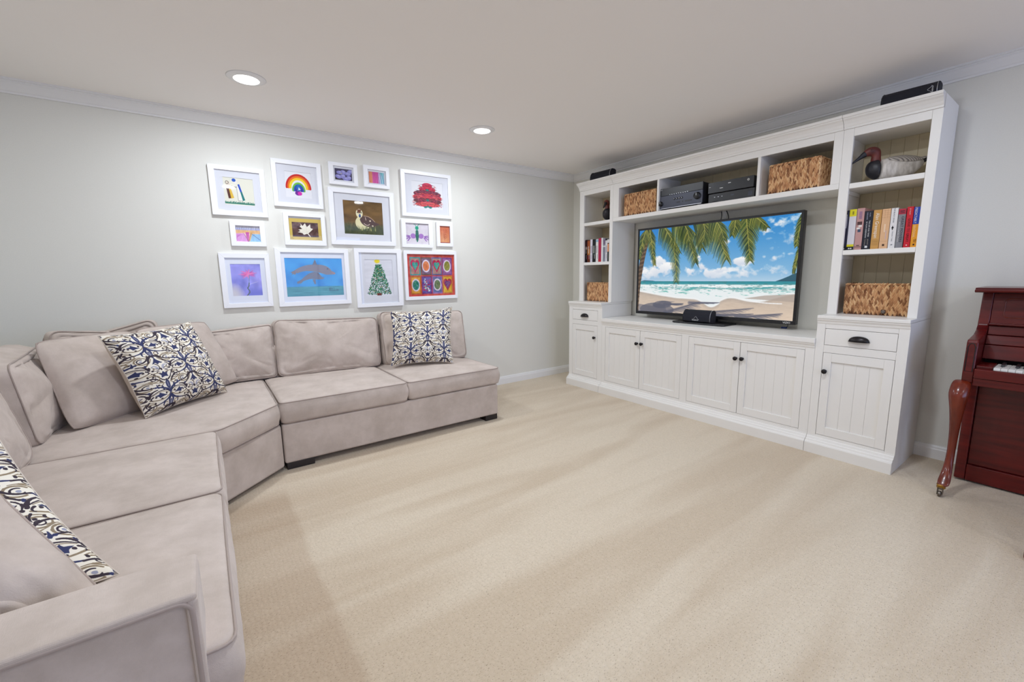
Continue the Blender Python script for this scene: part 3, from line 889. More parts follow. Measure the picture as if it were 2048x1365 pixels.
# ------------------------------------------------------------------ woven baskets
def basket(label, x0, x1, y0, y1, z0, z1, seed, tagged=False):
    """x0 front, x1 back, y0 left (larger), y1 right"""
    t = thing('woven_basket', label, 'basket', ((x0 + x1) / 2, (y0 + y1) / 2, z0), 'woven storage baskets')
    m = M(); w = .010
    m.box(x0 + .006, x0 + .006 + w, y1 + .006, y0 - .006, z0, z1 - .004).box(x1 - .006 - w, x1 - .006, y1 + .006, y0 - .006, z0, z1 - .004)
    m.box(x0 + .007, x1 - .007, y0 - .006 - w, y0 - .006, z0, z1 - .004).box(x0 + .007, x1 - .007, y1 + .006, y1 + .006 + w, z0, z1 - .004)
    m.box(x0 + .007, x1 - .007, y1 + .007, y0 - .007, z0 + .001, z0 + .012)
    part('core', m, M_WICKIN, t)
    r = random.Random(seed)
    m = M()
    def blade(c, d, nrm, ln, wd):
        s = d.cross(nrm)
        a, b = c - d * ln / 2, c + d * ln / 2
        h = wd * .55
        vs = [a, c - d * ln * .22 + s * wd / 2, c + d * ln * .22 + s * wd / 2, b, c + d * ln * .22 - s * wd / 2, c - d * ln * .22 - s * wd / 2, c - d * ln * .2 + nrm * h, c + d * ln * .2 + nrm * h]
        m.add(vs, [(0, 1, 6), (1, 2, 7, 6), (2, 3, 7), (3, 4, 7), (4, 5, 6, 7), (5, 0, 6)], False)
    faces = [(V((x0 + .005, y0, z0)), V((0, -1, 0)), V((-1, 0, 0)), y0 - y1), (V((x0, y1 + .005, z0)), V((1, 0, 0)), V((0, -1, 0)), x1 - x0),
             (V((x1, y0 - .005, z0)), V((-1, 0, 0)), V((0, 1, 0)), x1 - x0)]
    H = z1 - z0
    for o, e, nrm, L_ in faces:
        cw = .0205; nc = max(3, round(L_ / cw)); cw = L_ / nc
        for i in range(nc):
            ph = r.random()
            nr = round(H / .0200)
            for k in range(-1, nr + 1):
                for s_ in (-1, 1):
                    zz = z0 + (k + .5 * (s_ > 0) + ph) * H / nr
                    if not (z0 + .012 < zz < z1 - .012): continue
                    tilt = .30 + r.uniform(-.12, .14)
                    d = (V((0, 0, 1)) + e * (tilt * -s_)).normalized()
                    blade(o + e * ((i + .5 + s_ * .23 + r.uniform(-.06, .06)) * cw) + V((0, 0, zz - z0)) + nrm * r.uniform(-.001, .0022), d, nrm, r.uniform(.036, .047), cw * r.uniform(.50, .64))
        for i in range(int(L_ / .012)):   # wrapped rim
            blade(o + e * ((i + .5) * .012) + V((0, 0, H - .006)) + nrm * .002, (e + V((0, 0, .55))).normalized(), nrm, .022, .012)
    part('weave', m, M_WICK, t, stuff=True)
    if tagged:
        g = part('metal_grommet', M().lathe([(.004, 0), (.010, 0), (.011, .003), (.009, .006), (.004, .004)], (x0 - .006, y1 + .112, z0 + .024), (-1, 0, 0), 14), M_STEEL, t)
        part('tag_plate', M().box(x0 - .0065, x0 - .004, y1 + .100, y1 + .124, z0 + .012, z0 + .037), M_WICKIN, t, .001)
    return t


basket('woven basket with a metal grommet at the bottom of the tower by the piano', -.268, -.06, -2.848, -3.168, .9202, 1.120, 1, True)
basket('long woven basket on the bridge shelf next to the piano side tower', -.352, -.09, -2.356, -2.668, 1.7528, 1.950, 2)
basket('woven basket on the bridge shelf left of the audio receiver', -.343, -.10, -1.050, -1.403, 1.7528, 1.955, 3)
basket('woven basket at the bottom of the far corner tower', -.318, -.07, -.546, -.866, .9202, 1.119, 4)

# ------------------------------------------------------------------ books
_bm = {}
def bmat(c, rough=.5):
    k = (c, rough)
    if k not in _bm: _bm[k] = mat('book_cover', rgb(*c), rough, spec=.35)
    return _bm[k]


def book(label, group, y0, y1, zb, h, x, depth, col, bands=(), words=(), blocks=()):
    """spine at x facing the room; y0 left edge, y1 right edge"""
    t = thing('book', label, 'book', (x + depth / 2, (y0 + y1) / 2, zb), group)
    w = y0 - y1; th = .0022
    c = bmat(col)
    m = M().box(x, x + th, y1 + .0004, y0 - .0004, zb, zb + h)
    m.box(x + th, x + depth, y0 - .0004 - th, y0 - .0004, zb, zb + h).box(x + th, x + depth, y1 + .0004, y1 + .0004 + th, zb, zb + h)
    cv = part('cover', m, c, t, .0012)
    part('page_block', M().box(x + th, x + depth - .004, y1 + .0004 + th, y0 - .0004 - th, zb + .003, zb + h - .003), M_PAPER, t)
    for a, b, bc in bands:
        part('spine_band', M().box(x - .0004, x + .0004, y1 + .0008, y0 - .0008, zb + h * a, zb + h * b), bmat(bc), cv)
    for ya, yb, za, zc, bc in blocks:
        part('spine_mark', M().box(x - .0007, x, y0 - w * yb, y0 - w * ya, zb + h * za, zb + h * zc), bmat(bc), cv)
    for s, size, fy, fz, wc, fit in words:    # read downwards
        text(s, size, (x - .0008, y0 - w * fy, zb + h * fz), (0, 0, -1), (0, -1, 0), bmat(wc), cv, fit=fit)


G = 'hardcovers on the tower by the piano'
zb, bx = 1.3320, -.300
book('thin navy book at the left end of the row by the piano', G, -2.815, -2.839, zb, .252, bx, .17, (44, 44, 66), [(0, .10, (22, 22, 28))], [], [(.35, .6, .03, .06, (230, 230, 230)), (.45, .60, .56, .90, (214, 214, 222)), (.66, .72, .60, .84, (150, 150, 168))])
book('white spined book with yellow ends beside the navy one', G, -2.8395, -2.877, zb, .256, bx, .18, (226, 222, 226), [(.83, .999, (232, 220, 40)), (.09, .145, (232, 220, 40)), (.001, .09, (26, 26, 30))], [], [(.4, .62, .87, .95, (150, 140, 36)), (.25, .45, .03, .06, (225, 225, 225)), (.52, .75, .03, .06, (225, 225, 225))])
book('mottled pink book with a dancer drawing on its spine', G, -2.879, -2.917, zb, .258, bx, .19, (196, 150, 146), [], [],
     [(.3, .7, .90, .915, (112, 86, 142)), (.3, .7, .87, .885, (112, 86, 142)), (.3, .7, .84, .855, (112, 86, 142)), (.3, .7, .81, .825, (112, 86, 142)), (.3, .7, .78, .795, (112, 86, 142)), (.3, .7, .75, .765, (112, 86, 142)), (.3, .7, .10, .12, (74, 54, 54)), (.15, .8, .60, .68, (84, 56, 58)), (.12, .55, .50, .54, (238, 232, 226)), (.3, .7, .43, .50, (70, 84, 110)), (.35, .8, .55, .60, (236, 226, 220)), (.05, .95, .06, .09, (150, 110, 104))])
book('black book with lines of small white capitals', G, -2.918, -2.961, zb, .236, bx, .17, (26, 28, 42), [], [('THE LIFE AND TIMES', .0095, .66, .54, (225, 225, 225), .10), ('OF ALAN GREENSPAN', .0095, .34, .52, (225, 225, 225), .10), ('ALAN', .0085, .66, .90, (170, 176, 200), .024), ('SHRUGGED', .0085, .34, .87, (170, 176, 200), .044), ('JEROME', .0075, .66, .20, (170, 160, 150), .036), ('TUCCILLE', .0075, .34, .19, (170, 160, 150), .040)], [(.38, .68, .045, .10, (225, 225, 225))])
book('tan gold book with large white name lettering', G, -2.962, -3.0025, zb, .237, bx, .17, (202, 152, 84), [], [('Alan Greenspan', .026, .52, .60, (246, 240, 226), .150)], [(.1, .9, .235, .239, (130, 92, 44)), (.1, .9, .205, .209, (130, 92, 44)), (.1, .9, .10, .20, (190, 142, 78))])
book('pale peach book with faint gridlines near its top', G, -3.004, -3.045, zb, .2375, bx, .165, (222, 178, 136), [], [],
     [(.05, .95, .955, .958, (190, 144, 104)), (.05, .95, .90, .903, (190, 144, 104)), (.05, .95, .85, .853, (190, 144, 104)), (.05, .95, .79, .793, (190, 144, 104)), (.35, .36, .76, .99, (190, 144, 104)), (.65, .66, .76, .99, (190, 144, 104)), (.05, .95, .19, .193, (180, 136, 98)), (.38, .64, .07, .12, (70, 44, 30)), (.4, .55, .42, .62, (236, 208, 178)), (.62, .72, .24, .46, (204, 178, 178))])
book('white book with a small bird silhouette mid spine', G, -3.0465, -3.0795, zb, .2375, bx, .165, (228, 226, 226), [], [('THE BLACK SWAN', .009, .45, .82, (96, 104, 120), .085), ('Nassim Taleb', .008, .5, .30, (110, 116, 130), .06), ('R', .014, .5, .09, (90, 96, 110), None)], [(.28, .58, .50, .53, (24, 24, 30)), (.36, .48, .46, .56, (24, 24, 30))])
book('grey book with a red top band and dark blue capitals', G, -3.081, -3.1155, zb, .229, bx, .165, (132, 132, 138), [(.86, .998, (178, 38, 62))], [('GREAT POWERS', .0165, .62, .48, (40, 46, 70), .150), ('America and the World', .009, .28, .42, (224, 224, 226), .115)], [(.2, .8, .93, .95, (40, 30, 50)), (.2, .8, .89, .905, (40, 30, 50))])
book('bright red book with black capitals down its spine', G, -3.118, -3.1475, zb, .236, bx, .17, (206, 26, 46), [], [('GOOD TO GREAT', .0150, .5, .43, (40, 10, 14), .135), ('JIM COLLINS', .008, .5, .88, (244, 214, 214), .036)], [(.4, .6, .05, .075, (244, 214, 214))])
book('blue and orange book at the right end of the row by the piano', G, -3.149, -3.179, zb, .231, bx, .165, (240, 164, 40), [(.575, .998, (36, 72, 178))], [('PREDICTABLY', .0155, .34, .79, (240, 240, 244), .088), ('IRRATIONAL', .0150, .36, .40, (252, 226, 170), .070), ('DAN', .0075, .5, .165, (70, 40, 10), None), ('ARIELY', .0075, .72, .165, (70, 40, 10), None)], [(.38, .64, .05, .09, (60, 36, 16))])

G = 'books on the far corner tower'
LB = [('black book at the left end of the far row', -.496, -.527, .2400, (34, 24, 34), [(.58, .68, (196, 176, 166)), (.70, .97, (70, 30, 40))], [(.35, .55, .40, .72), (.62, .72, .15, .34)]),
      ('brown and orange patterned book in the far row', -.528, -.568, .2380, (110, 56, 32), [(.34, .60, (198, 124, 56)), (.62, .95, (170, 92, 54)), (.14, .30, (120, 36, 26))], [(.35, .55, .40, .72), (.62, .72, .15, .34)]),
      ('narrow pale lilac book in the far row', -.570, -.601, .2410, (224, 220, 230), [], [(.35, .55, .40, .72), (.62, .72, .15, .34)]),
      ('thick black book with grey lettering in the far row', -.603, -.648, .2400, (24, 24, 28), [(.30, .62, (50, 56, 54))], [(.35, .55, .40, .72), (.62, .72, .15, .34)]),
      ('white book with small red lettering in the far row', -.650, -.686, .2375, (226, 226, 222), [(.88, .98, (150, 180, 200))], [(.35, .55, .40, .72), (.62, .72, .15, .34)]),
      ('crimson book in the middle of the far row', -.687, -.7255, .2450, (176, 34, 74), [(.0, .12, (186, 40, 52))], []),
      ('thin white book right of the crimson one', -.727, -.750, .2460, (232, 232, 232), [], []),
      ('grey blue book with a white band in the far row', -.751, -.781, .2380, (136, 140, 154), [(.63, .69, (236, 236, 236)), (.75, .95, (120, 104, 130))], [(.35, .55, .40, .72), (.62, .72, .15, .34)]),
      ('charcoal topped white book in the far row', -.782, -.810, .2290, (222, 220, 226), [(.94, .998, (24, 24, 28))], [(.35, .55, .40, .72), (.62, .72, .15, .34)]),
      ('thin book with an orange label in the far row', -.8105, -.832, .2250, (60, 64, 60), [(.45, .80, (222, 150, 110)), (.84, .99, (232, 228, 226))], []),
      ('white book at the right end of the far row', -.833, -.864, .2330, (228, 226, 224), [], [])]
for lb, a, b, h, c, bands, marks in LB:
    ink = (206, 204, 200) if sum(c) < 330 else (120, 104, 128)
    book(lb, G, a, b, 1.3320, h, -.300, .16, c, bands, (), [(*q, ink) for q in marks])

# ------------------------------------------------------------------ canvasback decoys
M_DW = mat('decoy_white', rgb(206, 200, 194), .5)
add_noise(M_DW, 18, rgb(176, 168, 160), rgb(220, 214, 208), detail=6, stretch=(1, 3, 1), lo=.3, hi=.6)
M_DB = mat('decoy_black', rgb(26, 25, 32), .45)
M_DR = mat('decoy_rust', rgb(104, 42, 36), .5)
add_noise(M_DR, 14, rgb(70, 26, 28), rgb(120, 52, 42), detail=5)
M_DG = mat('decoy_wing', rgb(150, 142, 138), .5)
nt, N, L, bs = nodes(M_DG)
tc = N.new('ShaderNodeTexCoord'); wv = N.new('ShaderNodeTexWave')
wv.inputs['Scale'].default_value = 26; wv.inputs['Distortion'].default_value = 3.5; wv.inputs['Detail'].default_value = 1.5
L.new(tc.outputs['Object'], wv.inputs['Vector'])
rr = N.new('ShaderNodeValToRGB')
rr.color_ramp.elements[0].color = (*rgb(116, 110, 108), 1); rr.color_ramp.elements[1].color = (*rgb(184, 176, 168), 1)
rr.color_ramp.elements[0].position = .1; rr.color_ramp.elements[1].position = .55
L.new(wv.outputs[0], rr.inputs[0]); L.new(rr.outputs[0], bs.inputs['Base Color'])


def decoy(label, base, heading, yaw_head=0.0):
    """carved duck: s runs from the tail (0) to the breast (.30); bill reaches .39"""
    base = V(base); h = V((math.cos(heading), math.sin(heading), 0)); sd = V((-h.y, h.x, 0)); up = V((0, 0, 1))
    t = thing('duck_decoy', label, 'duck decoy', base)
    P = lambda s, w, z: base + h * (s - .19) + sd * w + up * z
    def ring(s, zc, hw, hh, n=18, flat=0.0, e=2.0):
        out = []
        for k in range(n):
            a = 2 * PI * k / n; c, q = math.cos(a), math.sin(a)
            x = abs(c) ** (2 / e) * (1 if c >= 0 else -1); y = abs(q) ** (2 / e) * (1 if q >= 0 else -1)
            z = zc + hh * y
            out.append(P(s, hw * x, max(z, flat)))
        return out
    body = [(.040, .098, .018, .014), (.060, .090, .034, .034), (.095, .080, .052, .054), (.14, .075, .063, .066), (.19, .072, .066, .069), (.235, .070, .063, .066), (.262, .070, .057, .062)]
    part('body', M().loft([ring(s, z, a, b, 20, .006, 2.3) for s, z, a, b in body]), M_DW, t)
    br = [(.255, .072, .0585, .064), (.282, .076, .052, .058), (.305, .080, .040, .046), (.318, .083, .024, .030), (.324, .084, .004, .006)]
    part('breast', M().loft([ring(s, z, a, b, 20, .008, 2.2) for s, z, a, b in br]), M_DB, t)
    tl = [(-.010, .122, .004, .004), (.010, .116, .016, .008), (.032, .108, .022, .012), (.062, .102, .030, .020)]
    part('tail', M().loft([ring(s, z, a, b, 14) for s, z, a, b in tl]), M_DB, t)
    # folded wings: leaf shaped patches lying on the back
    prof = [(.020, .112, .026, .016), (.045, .104, .030, .024)] + body[1:]
    def at(s):
        for (s0, z0, a0, b0), (s1, z1, a1, b1) in zip(prof, prof[1:]):
            if s <= s1 or s1 == prof[-1][0]:
                k = min(1, max(0, (s - s0) / (s1 - s0)))
                return z0 + (z1 - z0) * k, a0 + (a1 - a0) * k, b0 + (b1 - b0) * k
    for q in (-1, 1):
        vs = []; NU, NA = 16, 8
        for i in range(NU + 1):
            u = i / NU; s = .022 + .205 * u; z, ha, hb = at(s)
            o_ = math.sin(PI * min(1, .06 + .90 * u)) ** .55
            lo, hi = .95 - .62 * o_, .95 + .60 * o_
            for k in range(NA + 1):
                an = lo + (hi - lo) * k / NA; lift = 1.045 + .03 * math.sin(PI * k / NA)
                vs.append(P(s, q * ha * lift * math.cos(an), z + hb * lift * math.sin(an)))
        m = M().add(vs, [(i * (NA + 1) + k, i * (NA + 1) + k + 1, (i + 1) * (NA + 1) + k + 1, (i + 1) * (NA + 1) + k) for i in range(NU) for k in range(NA)], True)
        o = part('wing', m, M_DG, t)
        sm_ = o.modifiers.new('shell', 'SOLIDIFY'); sm_.thickness = .004; sm_.offset = 0
    # neck and head rise as one bent loft
    c, s_ = math.cos(yaw_head), math.sin(yaw_head)
    hh = h * c + sd * s_; hs = sd * c - h * s_
    N0 = P(.288, 0, .10)
    def hr(f, z, a, b, tilt, n=16):
        o = N0 + hh * f + up * z
        tx = hh * math.cos(tilt) + up * math.sin(tilt); ny = up * math.cos(tilt) - hh * math.sin(tilt)
        return [o + hs * (a * math.cos(2 * PI * k / n)) + ny * (b * math.sin(2 * PI * k / n)) for k in range(n)]
    part('head', M().loft([hr(-.010, -.012, .030, .036, 1.45), hr(-.012, .020, .024, .027, 1.45), hr(-.010, .046, .022, .025, 1.35), hr(-.012, .070, .025, .030, .9), hr(.002, .085, .027, .031, .35), hr(.022, .086, .025, .028, -.15), hr(.040, .078, .019, .022, -.45), hr(.052, .069, .013, .015, -.62)]), M_DR, t)
    part('bill', M().loft([hr(.040, .0775, .0196, .0226, -.45), hr(.054, .067, .0138, .0155, -.62), hr(.075, .050, .011, .010, -.68), hr(.098, .031, .0105, .0065, -.66), hr(.112, .020, .007, .004, -.6), hr(.117, .016, .002, .002, -.6)]), M_DB, t)
    for ch in t.children:
        if ch.name.split('.')[0] in ('head', 'bill', 'breast', 'body', 'tail'):
            s2 = ch.modifiers.new('smooth', 'SUBSURF'); s2.levels = 2; s2.render_levels = 2
    for q in (-1, 1):
        e_ = N0 + hh * .024 + up * .091 + hs * (q * .0235)
        part('eye', M().lathe([(.0001, -.003), (.0026, -.002), (.003, 0), (.0026, .002), (.0001, .003)], e_, hs * q, 10), M_BLACK, t)
    for s0, q in ((.22, 1), (.22, -1), (.105, 1), (.105, -1)):
        part('foot', M().box(base.x + h.x * (s0 - .19) + sd.x * q * .026 - .010, base.x + h.x * (s0 - .19) + sd.x * q * .026 + .010, base.y + h.y * (s0 - .19) + sd.y * q * .026 - .012, base.y + h.y * (s0 - .19) + sd.y * q * .026 + .012, base.z + .0003, base.z + .020), M_DR, t, .006)
    return t


decoy('carved duck decoy with rust head and pale body on the top shelf by the piano', (-.213, -3.005, 1.7423), math.radians(124))
decoy('carved duck decoy facing the room, half hidden in the far corner tower', (-.175, -.735, 1.7423), math.radians(199), .1)
# ------------------------------------------------------------------ framed pictures on the art wall
rnd = random.Random(12)
def art_couple():
    c = Canvas(220, 220, (232, 230, 214))
    for x in range(60):
        c.line([(x / 60, .93 + .01 * rnd.random()), (x / 60 + .012, .86 + .05 * rnd.random())], .012, (20, 110, 90))
    c.line([(0, .94), (1, .95)], .03, (24, 118, 98))
    c.poly([(.08, .33), (.17, .34), (.22, .76), (.14, .77)], (92, 52, 46)); c.poly([(.17, .34), (.22, .34), (.32, .74), (.22, .77)], (226, 186, 70))
    c.poly([(.10, .14), (.2, .14), (.24, .33), (.08, .33)], (226, 214, 196)); c.ell(.13, .19, .055, .06, (60, 50, 46), 1, 0, .25)
    c.poly([(.42, .30), (.50, .22), (.66, .82), (.46, .84)], (238, 236, 228)); c.line([(.43, .3), (.45, .83), (.6, .83)], .008, (60, 60, 60))
    c.poly([(.47, .24), (.53, .22), (.60, .50), (.54, .52)], (40, 80, 190)); c.poly([(.54, .50), (.60, .50), (.68, .80), (.60, .83)], (26, 122, 120))
    c.ell(.40, .15, .06, .07, (238, 234, 226)); c.ell(.36, .09, .065, .06, (40, 90, 190)); c.line([(.33, .33), (.42, .36)], .012, (60, 50, 50))
    c.line([(.25, .30), (.44, .34)], .01, (90, 70, 60)); c.line([(.5, .84), (.5, .9)], .008, (50, 50, 50)); c.line([(.58, .84), (.59, .9)], .008, (50, 50, 50))
    return c
def art_rainbow():
    c = Canvas(220, 220, (236, 236, 240))
    for k, col in enumerate([(206, 34, 40), (240, 120, 30), (250, 214, 40), (110, 190, 70), (28, 90, 180), (60, 40, 150)]):
        r = .44 - k * .065
        pts = [(.5 + r * math.cos(a) * (1 if k < 3 else .85), .62 - r * 1.12 * math.sin(a) + (.0 if k < 3 else .10)) for a in [PI * (i / 24) for i in range(25)]]
        c.line(pts, .085, col)
    c.poly([(.40, .62), (.5, .46), (.60, .66), (.5, .8)], (30, 110, 190)); c.poly([(.5, .58), (.57, .68), (.48, .70)], (230, 230, 240))
    c.ell(.47, .82, .12, .09, (110, 40, 150)); c.ell(.53, .83, .085, .075, (216, 50, 176))
    return c
def art_petals(w=160, h=110):
    c = Canvas(w, h, (64, 60, 92))
    for x, y, a in [(.3, .35, .2), (.5, .3, 1.2), (.45, .65, 2.2), (.2, .7, .9), (.75, .4, .3), (.8, .75, 1.6), (.62, .85, .5), (.9, .2, 2.5)]:
        c.ell(x, y, .19, .15, (142, 140, 206), 1, a); c.ell(x + .03, y - .03, .11, .09, (176, 174, 226), .8, a)
        c.line([(x - .1, y), (x + .1, y + .04)], .012, (90, 88, 160), .7)
    c.ell(.38, .42, .03, .04, (210, 200, 120)); c.poly([(0, .75), (.28, .98), (0, 1)], (40, 36, 40)); c.poly([(.3, 1), (.1, .85), (.4, .95)], (44, 40, 46))
    return c
def art_wash():
    c = Canvas(150, 110, (214, 120, 170)); n = fbm(150, 110, 12, 2, 9)
    for x0, x1, col in [(0, .25, (222, 140, 104)), (.25, .62, (206, 86, 158)), (.62, .74, (206, 180, 220)), (.74, 1, (130, 196, 204))]:
        c.blend(np.clip(np.minimum(c.X - x0, x1 - c.X) * 14 + .5, 0, 1), col)
    c.a += (n[..., None] - .5) * 50
    for i in range(5): c.line([(.62 + i * .06, .2), (.70 + i * .07, 1)], .02, (236, 230, 240) if i % 2 else (110, 90, 190), .8)
    return c
def art_blot():
    c = Canvas(220, 210, (234, 234, 238)); r = random.Random(5); w = []
    for q in [(.5, .14, .16, .10, (206, 54, 84)), (.5, .28, .26, .12, (206, 50, 76)), (.5, .45, .44, .14, (120, 60, 78)), (.5, .58, .46, .16, (202, 72, 84)), (.5, .72, .45, .12, (110, 60, 70)), (.5, .84, .40, .10, (216, 88, 88))]:
        c.ell(*q[:4], q[4])
    for i in range(300):
        x, y = r.uniform(.5, .94), r.uniform(.1, .92)
        if abs(x - .5) > .46 * min(1, .35 + y): continue
        col = r.choice([(226, 96, 96), (150, 30, 52), (70, 48, 66), (232, 150, 140), (190, 60, 120), (86, 40, 54)])
        a, l = r.uniform(-.6, .6), r.uniform(.03, .11)
        for s in (1, -1):
            X = .5 + s * (x - .5)
            c.line([(X, y), (X + s * l * math.cos(a), y + l * math.sin(a))], .018, col, .65, .004)
    for x, y in [(.5, .30), (.5, .68), (.5, .92), (.42, .95), (.58, .95)]: c.ell(x, y, .05, .035, (40, 130, 122), .9)
    return c
def art_mountain():
    c = Canvas(170, 110, (236, 206, 190)); n = fbm(170, 110, 20, 4, 2)
    c.poly([(0, 0), (1, 0), (1, .26), (0, .26)], (232, 230, 240))
    for i in range(14): c.poly([(i / 14, .26), (i / 14 + .035, .05), (i / 14 + .07, .26)], (140, 150, 206), .8)
    c.poly([(0, .28), (1, .28), (1, .48), (0, .5)], (236, 190, 140)); c.poly([(0, .5), (.35, .45), (.45, 1), (0, 1)], (222, 150, 206)); c.poly([(.62, .5), (1, .5), (1, 1), (.5, 1)], (150, 196, 226))
    c.poly([(.4, .4), (.55, .4), (.52, 1), (.44, 1)], (214, 90, 170)); c.poly([(.6, .38), (.68, .42), (.56, .95), (.5, .9)], (232, 176, 96))
    c.line([(.33, .5), (.5, .98), (.62, .46)], .014, (120, 80, 80)); c.line([(.66, .5), (1, .9)], .014, (60, 60, 130))
    for i in range(9): c.line([(.3 - .03 * i, .55), (.0, .6 + .05 * i)], .008, (180, 60, 160), .5)
    c.a += (n[..., None] - .5) * 40
    return c
def art_leaf():
    c = Canvas(200, 150, (214, 186, 92)); n = fbm(200, 150, 9, 7, 4)
    c.poly([(.10, .17), (.90, .17), (.90, .85), (.10, .85)], (90, 62, 58))
    m_ = ((c.X > .10) & (c.X < .90) & (c.Y > .17) & (c.Y < .85)); c.a += (n[..., None] - .5) * 110 * m_[..., None]
    L_ = [(.36, .22), (.42, .34), (.50, .20), (.55, .38), (.66, .24), (.66, .42), (.74, .46), (.66, .58), (.60, .66), (.58, .68), (.64, .80), (.61, .82), (.55, .70), (.44, .76), (.40, .68), (.26, .64), (.34, .58), (.28, .52), (.40, .48), (.33, .36), (.37, .32)]
    c.poly(L_, (244, 238, 222)); c.line([(.57, .68), (.64, .84)], .02, (244, 238, 222))
    for p in [(.34, .38), (.5, .26), (.68, .46), (.3, .63)]: c.line([(.55, .64), p], .006, (206, 196, 170), .7)
    c.line([(.04, .94), (.09, .92), (.12, .95)], .01, (110, 84, 40)); c.line([(.82, .94), (.88, .93), (.93, .95)], .01, (110, 84, 40))
    return c
def art_duckling():
    c = Canvas(320, 250, (112, 84, 46)); n = fbm(320, 250, 4, 9, 6); r = random.Random(2)
    c.a += (n[..., None] - .5) * np.array((70, 54, 30))
    c.blend(np.clip((c.Y - .66) * 7, 0, 1) * .9, (70, 78, 52))
    for i in range(380):
        x, y = r.random(), r.uniform(.70, 1.02)
        c.line([(x, y), (x + r.uniform(-.03, .03), y - r.uniform(.06, .14))], .010, r.choice([(56, 74, 48), (84, 92, 58), (44, 60, 46), (104, 108, 70)]), .8, .002)
    c.poly(qb((.30, .74), (.24, .56), (.40, .44)) + qb((.44, .46), (.62, .60), (.62, .80)) + [(.46, .86), (.34, .82)], (234, 226, 178))
    c.poly(qb((.46, .44), (.66, .40), (.80, .62)) + qb((.92, .66), (.84, .70), (.72, .78)) + qb((.6, .76), (.42, .72), (.40, .54)), (88, 66, 62))
    c.line(qb((.50, .66), (.58, .76), (.64, .68)), .014, (226, 206, 190)); c.line([(.54, .48), (.555, .56)], .014, (226, 206, 190)); c.line(qb((.5, .44), (.66, .42), (.78, .60)), .01, (214, 186, 160))
    c.ell(.66, .58, .022, .022, (232, 214, 190)); c.ell(.72, .73, .022, .024, (236, 222, 196))
    c.ell(.395, .37, .085, .135, (238, 230, 190)); c.poly([(.34, .25), (.45, .25), (.41, .36), (.38, .37)], (112, 66, 48)); c.line([(.35, .30), (.39, .36), (.44, .30)], .012, (112, 66, 48))
    c.ell(.35, .345, .014, .020, (30, 30, 34)); c.ell(.44, .345, .014, .020, (30, 30, 34)); c.ell(.405, .44, .026, .055, (52, 84, 150)); c.ell(.41, .47, .014, .02, (30, 40, 70))
    for i in range(60):
        x = r.uniform(.32, .80); c.line([(x, .88), (x + r.uniform(-.03, .03), .76 + r.uniform(-.04, .04))], .009, r.choice([(214, 204, 130), (84, 96, 56), (60, 78, 48)]), .9, .002)
    return c
def art_butterfly():
    c = Canvas(180, 180, (226, 218, 226))
    c.a += (fbm(180, 180, 10, 10, 3)[..., None] - .5) * 24
    for s in (-1, 1):
        c.ell(.5 + s * .17, .60, .115, .12, (172, 124, 198), 1, s * .4)
        for a, l in ((-.15, .20), (.15, .26), (.5, .26), (.9, .22)):
            x, y = .5 + s * .25, .62
            for k in (.35, .62, .88):
                px, py = x + s * l * k * math.cos(a), y + l * k * math.sin(a) * 1.1
                c.line([(px, py), (px + s * .05 * math.cos(a), py + .05 * math.sin(a))], .040, (150, 96, 184))
    c.poly([(.45, .32), (.55, .32), (.575, .6), (.52, .88), (.48, .88), (.425, .6)], (34, 128, 106))
    for k in range(6): c.line([(.435, .40 + k * .075), (.565, .40 + k * .075)], .022, (84, 70, 84))
    c.ell(.5, .22, .075, .09, (40, 176, 140)); c.line(qb((.46, .15), (.44, .04), (.38, .04)), .02, (40, 176, 140)); c.line(qb((.54, .15), (.56, .04), (.62, .03)), .02, (40, 176, 140))
    c.ell(.47, .21, .013, .017, (20, 60, 50)); c.ell(.53, .21, .013, .017, (20, 60, 50)); c.line([(.47, .27), (.53, .27)], .01, (20, 60, 50))
    return c
def art_fern():
    c = Canvas(90, 130, (222, 140, 102)); c.a += (c.Y[..., None] - .5) * np.array((6, 44, 30)) + (fbm(90, 130, 5, 6, 3)[..., None] - .5) * 30
    c.line(qb((.48, .82), (.56, .5), (.64, .14)), .02, (150, 54, 50))
    for k in range(5):
        y = .25 + k * .10
        for s in (-1, 1): c.line(qb((.58, y + .05), (.58 + s * .16, y + .03), (.58 + s * .17, y - .07)), .016, (150, 54, 50))
    c.line([(0, .98), (1, .98)], .10, (150, 60, 70)); c.line([(.98, 0), (.98, 1)], .06, (150, 60, 70))
    return c
def art_flower():
    c = Canvas(220, 260, (112, 110, 206)); n = fbm(220, 260, 5, 5, 8, 5); n2 = fbm(220, 260, 3, 4, 18, 4)
    c.a = c.a * (1 - n2[..., None] * .7) + np.array((176, 160, 222.)) * n2[..., None] * .8 + (n[..., None] - .5) * 60
    c.blend(np.clip(1.1 - ((c.X) / .42) ** 2 - ((c.Y - 1) / .42) ** 2, 0, 1) * .95, (214, 206, 204)); c.blend(np.clip((c.Y - .72) * 5, 0, 1) * (c.X > .5) * .7, (82, 80, 190))
    r = random.Random(3)
    for i in range(46):
        a = r.uniform(0, 2 * PI); l = r.uniform(.12, .27)
        c.line([(.56, .33), (.56 + l * 1.15 * math.cos(a), .33 + l * .62 * math.sin(a))], .075, r.choice([(226, 74, 158), (206, 54, 140), (238, 120, 182), (196, 84, 176)]), .75, .012)
    c.line(qb((.60, .34), (.58, .5), (.57, .60)), .018, (96, 120, 150)); c.line([(.57, .60), (.55, .70), (.50, .76), (.56, .84), (.56, .90), (.46, 1)], .034, (70, 80, 50))
    c.line([(.58, .64), (.86, .56)], .01, (236, 230, 240), .8)
    return c
